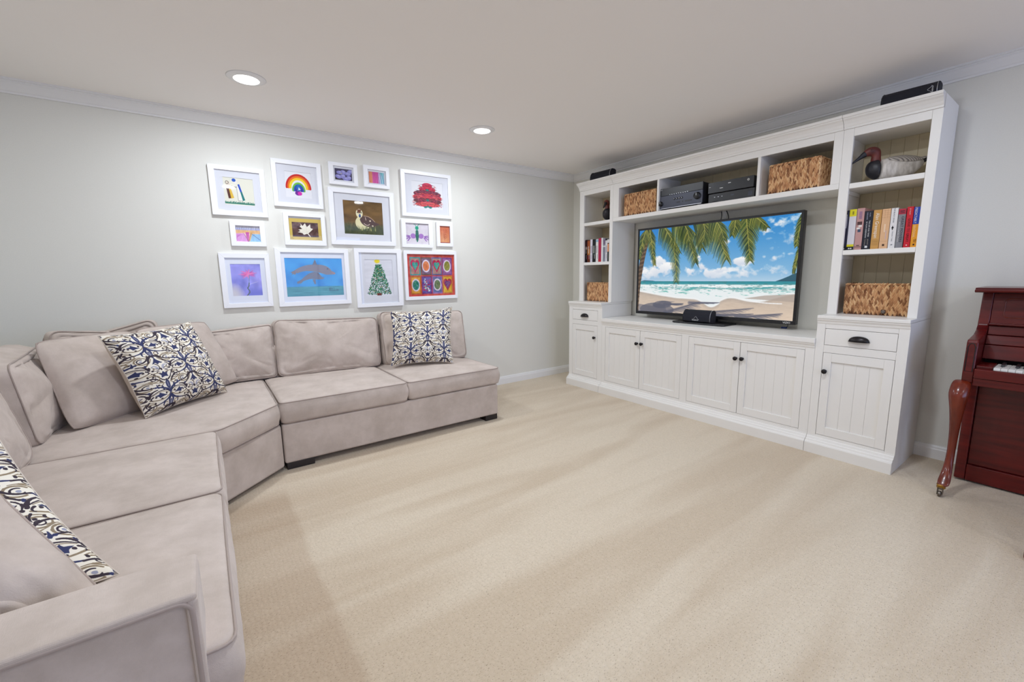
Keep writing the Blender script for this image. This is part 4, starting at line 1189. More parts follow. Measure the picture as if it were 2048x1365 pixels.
def art_dolphins():
    c = Canvas(380, 240, (42, 148, 220)); n = fbm(380, 240, 7, 5, 13, 5)
    c.a += (n[..., None] - .5) * np.array((60, 60, 40))
    c.blend(np.clip((c.Y - .735) * 40, 0, 1), (62, 142, 152)); c.a += ((c.Y > .74) * (fbm(380, 240, 6, 60, 5) - .5))[..., None] * 60
    for s, col in ((1.18, (150, 206, 240)), (1, (126, 120, 126))):
        c.poly(qb((.14, .34), (.30, .16), (.52, .17)) + qb((.52, .17), (.74, .16), (.80, .34)) + qb((.86, .38), (.88, .42), (.84, .435)) + qb((.70, .44), (.62, .40), (.52, .36)) + qb((.40, .34), (.30, .33), (.20, .40)), col, .6 if s > 1 else 1)
        c.poly(qb((.26, .56), (.38, .38), (.50, .36)) + qb((.56, .38), (.60, .46), (.62, .50)) + qb((.66, .52), (.66, .55), (.60, .56)) + qb((.50, .56), (.42, .52), (.30, .60)), (112, 112, 124), .6 if s > 1 else 1)
    c.poly([(.47, .18), (.515, .03), (.55, .18)], (104, 100, 108))
    c.poly([(.09, .37), (.15, .33), (.19, .36), (.16, .44), (.14, .41), (.10, .44), (.12, .40)], (126, 110, 108)); c.poly([(.18, .62), (.26, .56), (.30, .59), (.24, .67), (.22, .65), (.19, .68)], (110, 106, 114))
    c.poly([(.45, .56), (.50, .56), (.505, .68), (.48, .69)], (110, 110, 124)); c.ell(.73, .285, .012, .016, (40, 40, 50)); c.ell(.555, .42, .010, .014, (40, 40, 50))
    c.line(qb((.80, .37), (.84, .41), (.86, .41)), .008, (190, 120, 110)); c.line(qb((.3, .30), (.5, .25), (.7, .30)), .006, (160, 110, 90), .5)
    # signature
    for pts in ([(.74, .80), (.74, .87)], [(.74, .80), (.775, .80)], [(.74, .835), (.77, .835)], [(.74, .87), (.775, .87)], [(.79, .80), (.79, .87), (.805, .87)], [(.82, .80), (.82, .87), (.84, .87)], [(.857, .83), (.857, .87)], [(.90, .84), (.88, .84), (.88, .87), (.90, .87)]):
        c.line(pts, .008, (26, 60, 74))
    return c
def art_tree():
    c = Canvas(210, 260, (228, 228, 236)); r = random.Random(8); c.a += (fbm(210, 260, 3, 14, 3)[..., None] - .5) * 22
    for i in range(900):
        y = r.uniform(.15, .97); hw = .06 + .36 * ((y - .12) / .85) ** .85
        x = .5 + r.uniform(-hw, hw)
        a = r.uniform(.5, 2.6); l = r.uniform(.02, .06)
        c.line([(x, y), (x + l * math.cos(a), y - l * math.sin(a) * .6)], .026, r.choice([(18, 92, 66), (24, 120, 76), (12, 70, 56), (40, 150, 80), (30, 104, 84)]), .95, .006)
        if i % 5 == 0: c.ell(x + .02, y, .012, .010, (236, 240, 240))
        if i % 18 == 0: c.ell(x, y + .02, .016, .012, r.choice([(206, 70, 50), (220, 160, 70), (190, 120, 60)]))
    c.poly([(.40, .93), (.56, .93), (.56, 1), (.40, 1)], (112, 46, 40))
    for k in range(7): c.line([(.46, .05), (.46 + .11 * math.cos(k * .5 + .1), .04 + .08 * math.sin(k * .5 + .1))], .05, (240, 218, 40), 1, .01)
    c.ell(.46, .04, .09, .05, (244, 222, 50))
    return c
def art_hearts():
    c = Canvas(300, 240, (206, 76, 66)); r = random.Random(6)
    cells = [((176, 130, 120), (60, 150, 150)), ((120, 92, 120), (110, 84, 76)), ((176, 140, 130), (90, 100, 150)), ((150, 90, 150), (120, 70, 130)), ((226, 160, 60), (190, 110, 40)), ((96, 84, 160), (120, 60, 120)), ((100, 110, 160), (150, 110, 170)), ((226, 180, 50), (200, 130, 60))]
    for i, (a, b) in enumerate(cells):
        x0 = .06 + (i % 4) * .225; y0 = .07 + (i // 4) * .45
        c.poly([(x0, y0), (x0 + .215, y0), (x0 + .215, y0 + .43), (x0, y0 + .43)], b); c.poly([(x0 + .02, y0 + .03), (x0 + .19, y0 + .03), (x0 + .19, y0 + .40), (x0 + .02, y0 + .40)], a)
        x, y = x0 + .105, y0 + .21
        def heart(s, col):
            c.ell(x - .04 * s, y - .06 * s, .048 * s, .075 * s, col); c.ell(x + .04 * s, y - .06 * s, .048 * s, .075 * s, col); c.poly([(x - .085 * s, y - .03 * s), (x + .085 * s, y - .03 * s), (x, y + .15 * s)], col)
        if i in (0, 2, 7): heart(1.05, (186, 34, 80) if i != 7 else (170, 40, 70)); heart(.68, [(40, 150, 140), 0, (50, 160, 150), 0, 0, 0, 0, (110, 60, 130)][i])
        elif i == 5:
            for k in range(40): c.ell(x + r.uniform(-.07, .07), y + r.uniform(-.15, .15), .012, .016, r.choice([(190, 40, 90), (226, 226, 236), (120, 180, 140), (150, 40, 110)]))
        else:
            c.ell(x, y, .085, .15, (222, 206, 226)); c.ell(x, y, .064, .115, {1: (222, 122, 70), 3: (132, 132, 54), 4: (40, 128, 112), 6: (94, 124, 92)}[i])
        for k in range(14): c.line([(x + r.uniform(-.09, .09), y + r.uniform(-.19, .19)), (x + r.uniform(-.09, .09), y + r.uniform(-.19, .19))], .006, r.choice([(240, 210, 120), (230, 120, 90), (250, 240, 220)]), .28)
    c.a += (fbm(300, 240, 20, 16, 4)[..., None] - .5) * 50
    return c


# x0, x1, z0, z1 of the outer frame; opening and art as fractions (left, right, top, bottom)
YF = -.026
FR = [
 ('framed drawing of two cloaked stick figures on green grass', (-3.5985, -3.2476, 1.6715, 2.0225), (.105, .905, .09, .905), (.24, .775, .225, .775), art_couple),
 ('framed painted rainbow with a pink centre', (-3.1961, -2.8408, 1.7649, 2.1173), (.09, .91, .09, .91), (.25, .785, .23, .785), art_rainbow),
 ('small frame with a photo of lilac petals', (-2.7789, -2.5475, 1.9734, 2.1486), (.16, .86, .16, .85), (.215, .81, .25, .77), art_petals),
 ('small frame with pink and turquoise colour wash', (-2.4958, -2.2712, 1.9785, 2.1601), (.16, .87, .18, .85), (.21, .81, .26, .78), art_wash),
 ('framed red symmetrical ink blot painting', (-2.1651, -1.6608, 1.7599, 2.1679), (.075, .935, .075, .93), (.205, .83, .21, .80), art_blot),
 ('small framed pastel drawing of a mountain valley', (-3.5045, -3.2773, 1.4524, 1.6349), (.155, .845, .18, .82), (.155, .845, .18, .82), art_mountain),
 ('framed white maple leaf print on yellow paper', (-3.1454, -2.8385, 1.4702, 1.7184), (.12, .90, .10, .84), (.12, .90, .16, .825), art_leaf),
 ('large framed painting of a duckling in grass', (-2.7963, -2.2418, 1.4853, 1.9478), (.07, .93, .08, .925), (.205, .81, .20, .80), art_duckling),
 ('framed butterfly made of lilac hand prints', (-2.1807, -1.8726, 1.4784, 1.7286), (.13, .87, .12, .885), (.13, .87, .12, .885), art_butterfly),
 ('smallest frame with an orange leaf drawing', (-1.8309, -1.6561, 1.4953, 1.7233), (.20, .83, .15, .86), (.20, .83, .15, .86), art_fern),
 ('framed watercolour of a pink flower on violet', (-3.5953, -3.2696, .9926, 1.4007), (.11, .90, .09, .92), (.205, .80, .20, .785), art_flower),
 ('wide framed painting of two leaping dolphins', (-3.2277, -2.6706, .9842, 1.4447), (.07, .935, .07, .93), (.115, .90, .165, .835), art_dolphins),
 ('framed painting of a green tree with yellow star', (-2.6205, -2.1986, .9427, 1.4573), (.09, .90, .07, .94), (.195, .795, .185, .805), art_tree),
 ('framed painting of eight hearts and ovals on red', (-2.1731, -1.6247, .9879, 1.4491), (.055, .955, .07, .93), (.055, .955, .07, .93), art_hearts)]
for lb, (x0, x1, z0, z1), op, ar, fn_ in FR:
    t = thing('picture_frame', lb, 'picture', ((x0 + x1) / 2, -.001, (z0 + z1) / 2), 'children\'s pictures in white frames')
    w, h = x1 - x0, z1 - z0
    fx = lambda f: x0 + w * f
    fz = lambda f: z1 - h * f
    a, b, c_, d = fx(op[0]), fx(op[1]), fz(op[3]), fz(op[2])
    m = M()
    o4 = [(x0, z0), (x1, z0), (x1, z1), (x0, z1)]; i4 = [(a, c_), (b, c_), (b, d), (a, d)]
    for k in range(4):
        q = (k + 1) % 4
        vs = [(o4[k][0], -.001, o4[k][1]), (o4[q][0], -.001, o4[q][1]), (i4[q][0], -.001, i4[q][1]), (i4[k][0], -.001, i4[k][1])]
        vs += [(p[0], YF, p[2]) for p in vs]
        m.add(vs, [(0, 1, 2, 3), (7, 6, 5, 4), (0, 4, 5, 1), (1, 5, 6, 2), (2, 6, 7, 3), (3, 7, 4, 0)])
    part('moulding', m, M_FRAME, t, .0012)
    aa, bb, ac, ad = fx(ar[0]), fx(ar[1]), fz(ar[3]), fz(ar[2])
    mat_on = abs(ar[0] - op[0]) > .01
    ym = -.0135
    if mat_on:
        m = M()
        A_, B_, C_, D_ = a - .003, b + .003, c_ - .003, d + .003
        for q in ((A_, B_, C_, ac), (A_, B_, ad, D_), (A_, aa, ac, ad), (bb, B_, ac, ad)):
            if q[1] - q[0] > .001 and q[3] - q[2] > .001: m.box(q[0], q[1], ym + .0018, ym, q[2], q[3])
        part('mat_board', m, M_MATB, t)
    im = fn_().image(fn_.__name__)
    ya = -.0105
    part('artwork', M().quad((aa - .001, ya, ac - .001), (bb + .001, ya, ac - .001), (bb + .001, ya, ad + .001), (aa - .001, ya, ad + .001)), img_mat('picture_paint', im, .8, .1), t)
    part('glass', M().box(a - .002, b + .002, -.0168, -.0152, c_ - .002, d + .002), M_GLASS, t)
    part('backing', M().box(a - .004, b + .004, -.009, -.002, c_ - .004, d + .004), M_MATB, t)
# ------------------------------------------------------------------ upholstery helpers
def rounded(poly, r, seg=5):
    out = []; n = len(poly)
    for i in range(n):
        p0, p, p1 = V(poly[i - 1]), V(poly[i]), V(poly[(i + 1) % n])
        a, b = p0 - p, p1 - p
        rr_ = min(r, a.length * .45, b.length * .45)
        A, B = p + a.normalized() * rr_, p + b.normalized() * rr_
        for k in range(seg + 1):
            t = k / seg
            out.append(A * (1 - t) ** 2 + p * 2 * t * (1 - t) + B * t * t)
    return out


def dense(pts, step):
    out = []; n = len(pts)
    for i in range(n):
        a, b = pts[i], pts[(i + 1) % n]
        k = max(1, int((b - a).length / step))
        out += [a + (b - a) * (j / k) for j in range(k)]
    return out


def puck(outline, n, t0, t1, c0, c1, er, wr=0.0, seed=0, bulge=0.0, pw=2.4, gather=0.0):
    """a boxed cushion: flat outline, thickness t0..t1 along n, domed by c0 / c1, edges rounded by er"""
    n = V(n).normalized(); m = M(); N_ = len(outline)
    c = sum(outline, V((0, 0, 0))) / N_
    rings = []
    def ringf(s, ins, h):
        r_ = []
        for p in outline:
            d = p - c; L_ = d.length
            q = c + d * (s * max(0, (L_ - ins)) / L_)
            hh = h(s) if callable(h) else h
            r_.append((q, hh))
        return r_
    dome = lambda s: (1 - s ** pw)
    ss = [.04, .15, .28, .4, .5, .59, .67, .74, .80, .855, .90, .94, .975]
    seq = []
    for s in ss: seq.append((s, er, t0 - c0 * dome(s), -1))
    for a in (0, 30, 60, 90):
        a_ = math.radians(a); seq.append((1, er * (1 - math.sin(a_)), t0 + er * (1 - math.cos(a_)), 0))
    for f in (.25, .5, .75):
        seq.append((1, -bulge * math.sin(PI * f), t0 + er + (t1 - t0 - 2 * er) * f, 0))
    for a in (90, 60, 30, 0):
        a_ = math.radians(a); seq.append((1, er * (1 - math.sin(a_)), t1 - er * (1 - math.cos(a_)), 0))
    for s in reversed(ss): seq.append((s, er, t1 + c1 * dome(s), 1))
    arc = [0.0]
    for i in range(1, N_): arc.append(arc[-1] + (outline[i] - outline[i - 1]).length)
    for s, ins, h, face in seq:
        r_ = []
        for ip, p in enumerate(outline):
            d = p - c; L_ = d.length
            q = c + d * (s * max(0.0, (L_ - ins)) / L_) + n * h
            if wr:
                w1 = mnoise.noise(q * 9 + V((seed, 0, 0))) * .6 + mnoise.noise(V((q.x * 26, q.y * 26, q.z * 26 + seed))) * .55 * s ** 3 + mnoise.noise(q * 3.5 + V((0, seed, 0))) * 1.0
                rid = (1 - abs(mnoise.noise(q * 5.5 + V((seed * 3.1, 0, 7))))) ** 6
                q = q + (n * (face if face else 0) + (d / L_) * (.5 if not face else 0)) * (wr * (w1 - .9 * rid))
                if gather:
                    g_ = mnoise.noise(V((arc[ip] * 34, seed * 1.7, 0))) + .5 * mnoise.noise(V((arc[ip] * 70, seed, 3)))
                    fall = math.exp(-((1 - s) * L_) * 20) * s ** 3 if face else .55
                    q = q + (n * face if face else d / L_) * (gather * g_ * fall)
            r_.append(q)
        rings.append(r_)
    m.loft(rings)
    return m


def piped(parent, mesh, name, outline, n, hs, er, r=.0034, mt=None):
    """cushion plus its piping tubes at heights hs"""
    n = V(n).normalized(); c = sum(outline, V((0, 0, 0))) / len(outline)
    o = part(name, mesh, mt or M_SUEDE, parent)
    for h in hs:
        pts = []
        for p in outline:
            d = p - c
            pts.append(c + d * ((d.length - er * .22) / d.length) + n * h)
        part('piping', M().tube(pts, r, 6, True), M_PIPE, o)
    return o


def seat_cushion(t, poly, z0, z1, crown, seed):
    ol = dense(rounded([V((x, y, 0)) for x, y in poly], .035, 4), .022)
    er = .028
    m = puck(ol, (0, 0, 1), z0, z1, 0, crown, er, .0040, seed, .010, 2.6, .0012)
    return piped(t, m, 'seat_cushion', ol, (0, 0, 1), (z1 - er * .28, z0 + er * .45), er)


def back_cushion(t, c4, th, crown, seed, rad=.05, wr=.009, name='back_cushion', bulge=.012):
    """c4: TL, TR, BR, BL of the front face"""
    p = [V(q) for q in c4]
    n = (p[1] - p[0]).cross(p[0] - p[3]).normalized()
    n2 = (p[2] - p[3]).cross(p[1] - p[2]).normalized(); n = (n + n2).normalized()
    ol = dense(rounded([q - n * th * .5 for q in p], rad, 6), .011)
    er = .032
    m = puck(ol, n, -th / 2, th / 2, crown * .5, crown, er, wr, seed, bulge, 2.2, .0042)
    return piped(t, m, name, ol, n, (th / 2 - er * .25, -th / 2 + er * .25), er)


def throw_pillow(label, c4, th, seed, pattern=None, group=None, conc=.085, slump=.25, wr=.006, folds=0.0):
    """c4: TL, TR, BR, BL seam corners"""
    TL, TR_, BR, BL = [V(q) for q in c4]
    n = ((TR_ - TL).cross(TL - BL) + (BR - BL).cross(TR_ - BR)).normalized()
    base = V(((BL.x + BR.x) / 2, (BL.y + BR.y) / 2, min(BL.z, BR.z)))
    t = thing('throw_pillow', label, 'pillow', base, group)
    K = 64 if folds else 36
    w = ((TR_ - TL).length + (BR - BL).length) / 2; h = ((TL - BL).length + (TR_ - BR).length) / 2
    seam = {}
    def P(i, j, side):
        u, v = -1 + 2 * i / K, -1 + 2 * j / K
        if pattern:
            uu = u * (1 - conc * (1 - v * v)); vv = v * (1 - conc * (1 - u * u))
        else:
            uu = u * math.sqrt(1 - .085 * v ** 8) * 1.005; vv = v * math.sqrt(1 - .085 * u ** 8) * 1.005
        a, b = (uu + 1) / 2, (vv + 1) / 2
        p = TL * ((1 - a) * b) + TR_ * (a * b) + BR * (a * (1 - b)) + BL * ((1 - a) * (1 - b))
        f = max(0.0, (1 - u * u) * (1 - v * v)) ** .46
        f *= 1 - slump * v * .6
        d = th / 2 * f
        k = (1 - (1 - abs(u)) ** .5 * (1 - abs(v)) ** .5)
        q = p + n * (side * d)
        wv_ = mnoise.noise(V((u * 2.2 + seed, v * 2.2, side * 3))) * 1.2 + mnoise.noise(V((u * 6 + seed, v * 6, side * 5))) * .6 * k
        if folds:
            a_ = u * .9 + v * .5
            fo = max(0, 1 - math.sqrt(mnoise.noise(V((a_ * .8 + seed, (u * .5 - v * .9) * 2.6, 2.0))) ** 2 + .02)) ** 3 - .40
            q = q + n * (folds * fo * min(1, f * 1.6) * side)
        return q + n * (wr * wv_ * min(1, f * 2.2) * side) + n * (.006 * mnoise.noise(V((u * 1.5, v * 1.5, seed))))
    for side, nm in ((1, 'front_cover'), (-1, 'back_cover')):
        vs = [P(i, j, side) for j in range(K + 1) for i in range(K + 1)]
        fs, uv = [], []
        for j in range(K):
            for i in range(K):
                q = [(i, j), (i + 1, j), (i + 1, j + 1), (i, j + 1)]
                fs.append([b_ * (K + 1) + a_ for a_, b_ in q])
                uv.append([((a_ / K - .5) * w / .30 + .5 + seed * .13, (b_ / K - .5) * h / .30 + .5) for a_, b_ in q])
        m = M().add(vs, fs, True, uv)
        part(nm, m, (M_DAMASK if (pattern and side > 0) else (M_LINEN if pattern else M_SUEDE)), t)
    edge = [P(i, 0, 1) for i in range(K)] + [P(K, j, 1) for j in range(K)] + [P(i, K, 1) for i in range(K, 0, -1)] + [P(0, j, 1) for j in range(K, 0, -1)]
    part('edge_seam', M().tube(edge, .0020 if pattern else .0036, 6, True), M_LINEN if pattern else M_PIPE, t)
    return t


def damask():
    W, H = 480, 480
    c = Canvas(W, H, (236, 229, 215))
    NAVY, DARK, GOLD, GREY, MIST = (62, 66, 100), (66, 58, 66), (146, 130, 108), (158, 160, 178), (204, 204, 216)
    U = 700.0
    def motif(ox, oy):
        T = lambda x, y: (ox + x / U, oy + y / 690.0)
        def L(pts, w1, col, w2=None, al=1.0):
            q = []
            if len(pts) == 3: q = qb(*pts, 10)
            else: q = pts
            c.line([T(*p) for p in q], 1.45 * w1 / U, col, al, None if w2 is None else 1.45 * w2 / U)
        def E(x, y, rx, ry, col, al=1.0): c.ell(*T(x, y), 1.22 * rx / U, 1.22 * ry / 690.0, col, al)
        def Rg(x, y, rx, ry, w1, col, a0=0, a1=360, w2=None):
            L([(x + rx * math.cos(math.radians(a0 + (a1 - a0) * k / 22)), y + ry * math.sin(math.radians(a0 + (a1 - a0) * k / 22))) for k in range(23)], w1, col, w2)
        def PL(pts, col): c.poly([T(*p) for p in pts], col)
        for s in (-1, 1):
            L([(s * 0, -8), (s * 40, -84), (s * 168, -104)], 20, NAVY, 9); L([(s * 62, -58), (s * 70, -96), (s * 66, -112)], 18, NAVY, 4); L([(s * 112, -86), (s * 126, -116), (s * 120, -132)], 15, NAVY, 4)
            L([(s * 0, 22), (s * 26, 112), (s * 165, 122)], 20, NAVY, 7); L([(s * 14, 60), (s * 30, 110), (s * 24, 150)], 22, NAVY, 4); L([(s * 80, 104), (s * 92, 140), (s * 86, 156)], 16, NAVY, 4)
            L([(s * 4, 0), (s * 70, -86), (s * 214, -6)], 9, DARK, 6); L([(s * 4, 16), (s * 90, 110), (s * 220, 40)], 8, GOLD, 9); L([(s * 24, 8), (s * 80, -56), (s * 190, -8)], 5, GOLD, 4)
            PL([(s * 40, 30), (s * 78, 8), (s * 120, -26), (s * 128, -4), (s * 176, 2), (s * 140, 22), (s * 130, 48), (s * 92, 34)], NAVY)
            E(s * 50, 4, 9, 10, DARK); E(s * 165, 22, 10, 9, DARK); E(s * 108, 58, 10, 7, DARK)
            L([(s * 130, -64), (s * 205, -62), (s * 222, 8)], 8, DARK, 17); L([(s * 190, 10), (s * 226, 30), (s * 200, 52)], 12, DARK, 4)
            L([(s * 150, 124), (s * 250, 110), (s * 296, 200)], 9, DARK, 14); Rg(s * 276, 216, 26, 22, 7, GOLD, -120, 160); L([(s * 160, -104), (s * 262, -100), (s * 300, -190)], 9, DARK, 13); Rg(s * 282, -206, 24, 22, 7, GOLD, 60, 330)
            L([(s * 230, 60), (s * 262, 96), (s * 250, 120)], 10, DARK, 4); L([(s * 226, -60), (s * 262, -84), (s * 270, -120)], 11, DARK, 4); E(s * 232, 104, 11, 8, DARK); E(s * 270, 10, 8, 10, GOLD)
            L([(s * 40, 205), (s * 96, 300), (s * 190, 285)], 8, GOLD, 4); L([(s * 30, 420), (s * 100, 395), (s * 175, 430)], 8, GOLD, 5)
            L([(s * 22, 168), (s * 64, 186), (s * 84, 246)], 20, DARK, 12); L([(s * 84, 246), (s * 92, 262), (s * 118, 256)], 12, DARK, 5)
            Rg(s * 140, 215, 64, 46, 9, GOLD, 60, 330); Rg(s * 146, 214, 36, 26, 7, DARK, 40, 300); E(s * 150, 216, 12, 9, GREY)
            L([(s * 205, 160), (s * 170, 150), (s * 120, 158)], 7, GOLD, 4)
            L([(s * 30, 352), (s * 44, 300), (s * 84, 318)], 20, (176, 176, 190), 8); L([(s * 36, 356), (s * 70, 352), (s * 92, 322)], 6, DARK, 4); Rg(s * 60, 330, 54, 50, 8, DARK, -60, 130, 4)
            E(s * 118, 330, 10, 14, DARK); E(s * 98, 372, 12, 9, DARK); E(s * 140, 292, 10, 12, NAVY)
            L([(s * 22, 522), (s * 66, 500), (s * 98, 414)], 12, DARK, 5)
            Rg(s * 122, 478, 60, 44, 8, GOLD, -120, 150); Rg(s * 128, 482, 24, 19, 6, DARK, -30, 280); E(s * 168, 440, 8, 10, DARK)
            L([(s * 30, 560), (s * 110, 545), (s * 190, 500)], 7, GOLD, 3); E(s * 100, 572, 12, 8, DARK); E(s * 140, 592, 9, 9, NAVY); E(s * 75, 606, 9, 12, DARK)
            L([(s * 60, 400), (s * 40, 385), (s * 26, 396)], 8, DARK, 3)
        E(0, -104, 20, 52, NAVY); E(0, -104, 7, 34, GREY, .6); E(0, 150, 16, 44, NAVY, .85); E(0, 148, 5, 30, MIST, .7)
        PL([(0, -40), (26, -14), (0, 22), (-26, -14)], NAVY)
        PL(qb((0, 186), (14, 236), (62, 282), 6) + qb((40, 286), (22, 268), (0, 300), 5) + qb((-22, 268), (-40, 286), (-62, 282), 5) + qb((-62, 282), (-14, 236), (0, 186), 6), NAVY); E(0, 170, 11, 12, DARK)
        PL([(0, 346), (16, 366), (0, 390), (-16, 366)], DARK)
        PL([(0, 400), (18, 426), (54, 420), (34, 450), (40, 486), (0, 474), (-40, 486), (-34, 450), (-54, 420), (-18, 426)], NAVY); E(0, 524, 11, 13, DARK)
    for ix in (-1, 0, 1):
        for iy in (-1, 0, 1):
            motif(.25 + ix, .0 + iy); motif(.75 + ix, .5 + iy)
    # soft ikat bleed along the cloth
    n = fbm(W, H, 60, 60, 3, 2)
    sh = ((n - .5) * 7).astype(int)
    idx = np.clip(np.arange(W)[None, :] + sh, 0, W - 1)
    c.a = c.a[np.arange(H)[:, None], idx]
    return c.image('ikat_scroll_print')


M_DAMASK = img_mat('printed_linen', damask(), .85, .1)
M_LINEN = mat('plain_linen', rgb(206, 194, 182), .9, spec=.1)

# ------------------------------------------------------------------ sectional sofa
def foot(t, x0, x1, y0, y1): part('foot', M().box(x0, x1, y0, y1, 0.0005, .046), M_FOOT, t, .003)

t = thing('sofa_section', 'armless two seat taupe sofa section under the framed pictures', 'sofa', (-2.58, -.5, 0), 'sectional sofa')
part('base', M().box(-3.398, -1.778, -.953, -.06, .045, .303), M_SUEDE, t, .014, 3)
part('back_frame', M().box(-3.398, -1.778, -.165, -.045, .30, .70), M_SUEDE, t, .03, 3)
foot(t, -3.388, -3.225, -.945, -.85); foot(t, -1.90, -1.785, -.945, -.85); foot(t, -3.388, -3.225, -.16, -.07); foot(t, -1.90, -1.785, -.16, -.07)
seat_cushion(t, [(-3.400, -.966), (-2.5705, -.972), (-2.5705, -.17), (-3.400, -.17)], .304, .450, .024, 1)
seat_cushion(t, [(-2.5655, -.958), (-1.755, -.958), (-1.755, -.17), (-2.5655, -.17)], .304, .447, .022, 2)
back_cushion(t, [(-3.300, -.150, .893), (-2.512, -.205, .868), (-2.525, -.290, .458), (-3.312, -.225, .458)], .15, .045, 3)
back_cushion(t, [(-2.496, -.190, .912), (-1.712, -.270, .884), (-1.762, -.430, .458), (-2.500, -.310, .458)], .15, .045, 4)

t = thing('sofa_corner_section', 'taupe corner wedge of the sectional sofa with loose back cushions', 'sofa', (-4.0, -.7, 0), 'sectional sofa')
wp = [(-3.404, -.962), (-3.404, -.06), (-4.05, -.06), (-4.70, -.62), (-4.70, -1.262), (-3.726, -1.262)]
m = M().prism(wp, 'z', .030, .303)
part('base', m, M_SUEDE, t, .014, 3)
m = M().prism([(-3.404, -.045), (-4.06, -.045), (-4.715, -.61), (-4.715, -1.262), (-4.58, -1.262), (-4.58, -.68), (-4.02, -.165), (-3.404, -.165)], 'z', .30, .70)
part('back_frame', m, M_SUEDE, t, .02, 2)
foot(t, -3.55, -3.45, -.9, -.8); foot(t, -4.65, -4.55, -1.2, -1.1); foot(t, -3.80, -3.72, -1.21, -1.13)
seat_cushion(t, [(-3.405, -.974), (-3.405, -.17), (-3.98, -.17), (-4.53, -.68), (-4.53, -1.296), (-3.716, -1.296), (-3.572, -1.150)], .305, .450, .024, 5)
back_cushion(t, [(-3.760, -.150, .835), (-3.306, -.135, .862), (-3.306, -.205, .458), (-3.78, -.215, .458)], .11, .035, 6, .03)
back_cushion(t, [(-4.350, -.175, .858), (-4.000, -.170, .958), (-3.90, -.235, .56), (-4.26, -.245, .46)], .11, .03, 7, .05)
back_cushion(t, [(-4.445, -.40, .938), (-4.160, -.275, .893), (-4.10, -.33, .47), (-4.40, -.50, .46)], .12, .03, 8, .06)
back_cushion(t, [(-4.430, -1.100, .850), (-4.445, -.54, .878), (-4.345, -.60, .458), (-4.384, -1.080, .458)], .25, .040, 9, .05, .015, bulge=.05)

t = thing('sofa_arm_section', 'taupe sofa section with one arm nearest the camera', 'sofa', (-4.2, -2.1, 0), 'sectional sofa')
part('base', M().box(-4.70, -3.738, -2.740, -1.266, .045, .303), M_SUEDE, t, .014, 3)
part('back_frame', M().box(-4.715, -4.58, -2.885, -1.266, .30, .70), M_SUEDE, t, .03, 3)
foot(t, -3.85, -3.75, -1.40, -1.28); foot(t, -3.90, -3.80, -2.87, -2.77); foot(t, -4.69, -4.59, -2.87, -2.77); foot(t, -4.69, -4.59, -1.40, -1.28)
arm = part('arm', M().box(-4.70, -3.786, -2.878, -2.738, .045, .596), M_SUEDE, t, .012, 3)
part('arm_band', M().box(-4.70, -3.781, -2.893, -2.737, .583, .601), M_SUEDE, arm, .008, 4)
part('arm_front', M().box(-3.800, -3.780, -2.893, -2.737, .045, .590), M_SUEDE, arm, .008, 4)
pth = [(-4.70, -2.890, .588), (-3.815, -2.890, .588)] + [tuple(V((-3.815, -2.890, .563)) + V((math.sin(a), 0, math.cos(a))) * .025) for a in [i * PI / 12 for i in range(1, 6)]] + [(-3.790, -2.890, .55), (-3.790, -2.890, .05)]
part('piping', M().tube(pth, .0055, 7), M_PIPE, arm)
seat_cushion(t, [(-3.722, -2.064), (-3.722, -1.303), (-4.52, -1.303), (-4.52, -2.064)], .305, .452, .030, 10)
seat_cushion(t, [(-3.723, -2.872), (-3.723, -2.072), (-4.52, -2.072), (-4.52, -2.872)], .305, .452, .030, 11)
back_cushion(t, [(-4.445, -1.96, .86), (-4.440, -1.235, .835), (-4.362, -1.205, .458), (-4.362, -1.95, .458)], .17, .055, 12, .11)
back_cushion(t, [(-4.600, -2.70, .86), (-4.600, -1.975, .86), (-4.53, -1.975, .458), (-4.53, -2.70, .458)], .10, .03, 13, .08)

# ------------------------------------------------------------------ throw pillows
GP, GT = 'navy and cream scroll print pillows', 'plain taupe pillows'
throw_pillow('navy and cream scroll print pillow on the section under the pictures', [(-2.450, -.345, .918), (-1.905, -.425, .932), (-2.035, -.665, .474), (-2.508, -.455, .474)], .19, 1, True, GP)
throw_pillow('largest navy scroll print pillow, leaning in the sofa corner', [(-4.172, -.862, .927), (-3.797, -.480, .944), (-3.645, -.538, .472), (-4.031, -.926, .474)], .23, 2, True, GP)
throw_pillow('navy scroll print pillow beside the sofa arm, cut off by the photo edge', [(-4.560, -2.340, .80), (-4.200, -2.150, .785), (-3.952, -2.495, .476), (-4.320, -2.69, .480)], .10, 3, True, GP)
throw_pillow('plain taupe pillow left of the print pillow in the sofa corner', [(-4.422, -.765, .908), (-4.09, -.41, .905), (-3.97, -.60, .472), (-4.303, -.945, .474)], .18, 4, None, GT, .02)
throw_pillow('plain taupe pillow right of and behind the print pillow in the corner', [(-4.07, -.480, .915), (-3.722, -.175, .915), (-3.565, -.215, .472), (-3.916, -.530, .472)], .13, 5, None, GT, .02)
throw_pillow('crumpled plain taupe pillow in front of the print pillow by the arm', [(-4.60, -2.40, .92), (-4.25, -2.31, .854), (-3.925, -2.69, .50), (-4.30, -2.705, .56)], .16, 6, None, GT, .02, .25, .010, .060)
throw_pillow('small plain taupe pillow tucked against the inside of the arm', [(-4.43, -2.62, .72), (-4.135, -2.635, .665), (-4.035, -2.70, .56), (-4.38, -2.70, .60)], .08, 7, None, GT, .02)
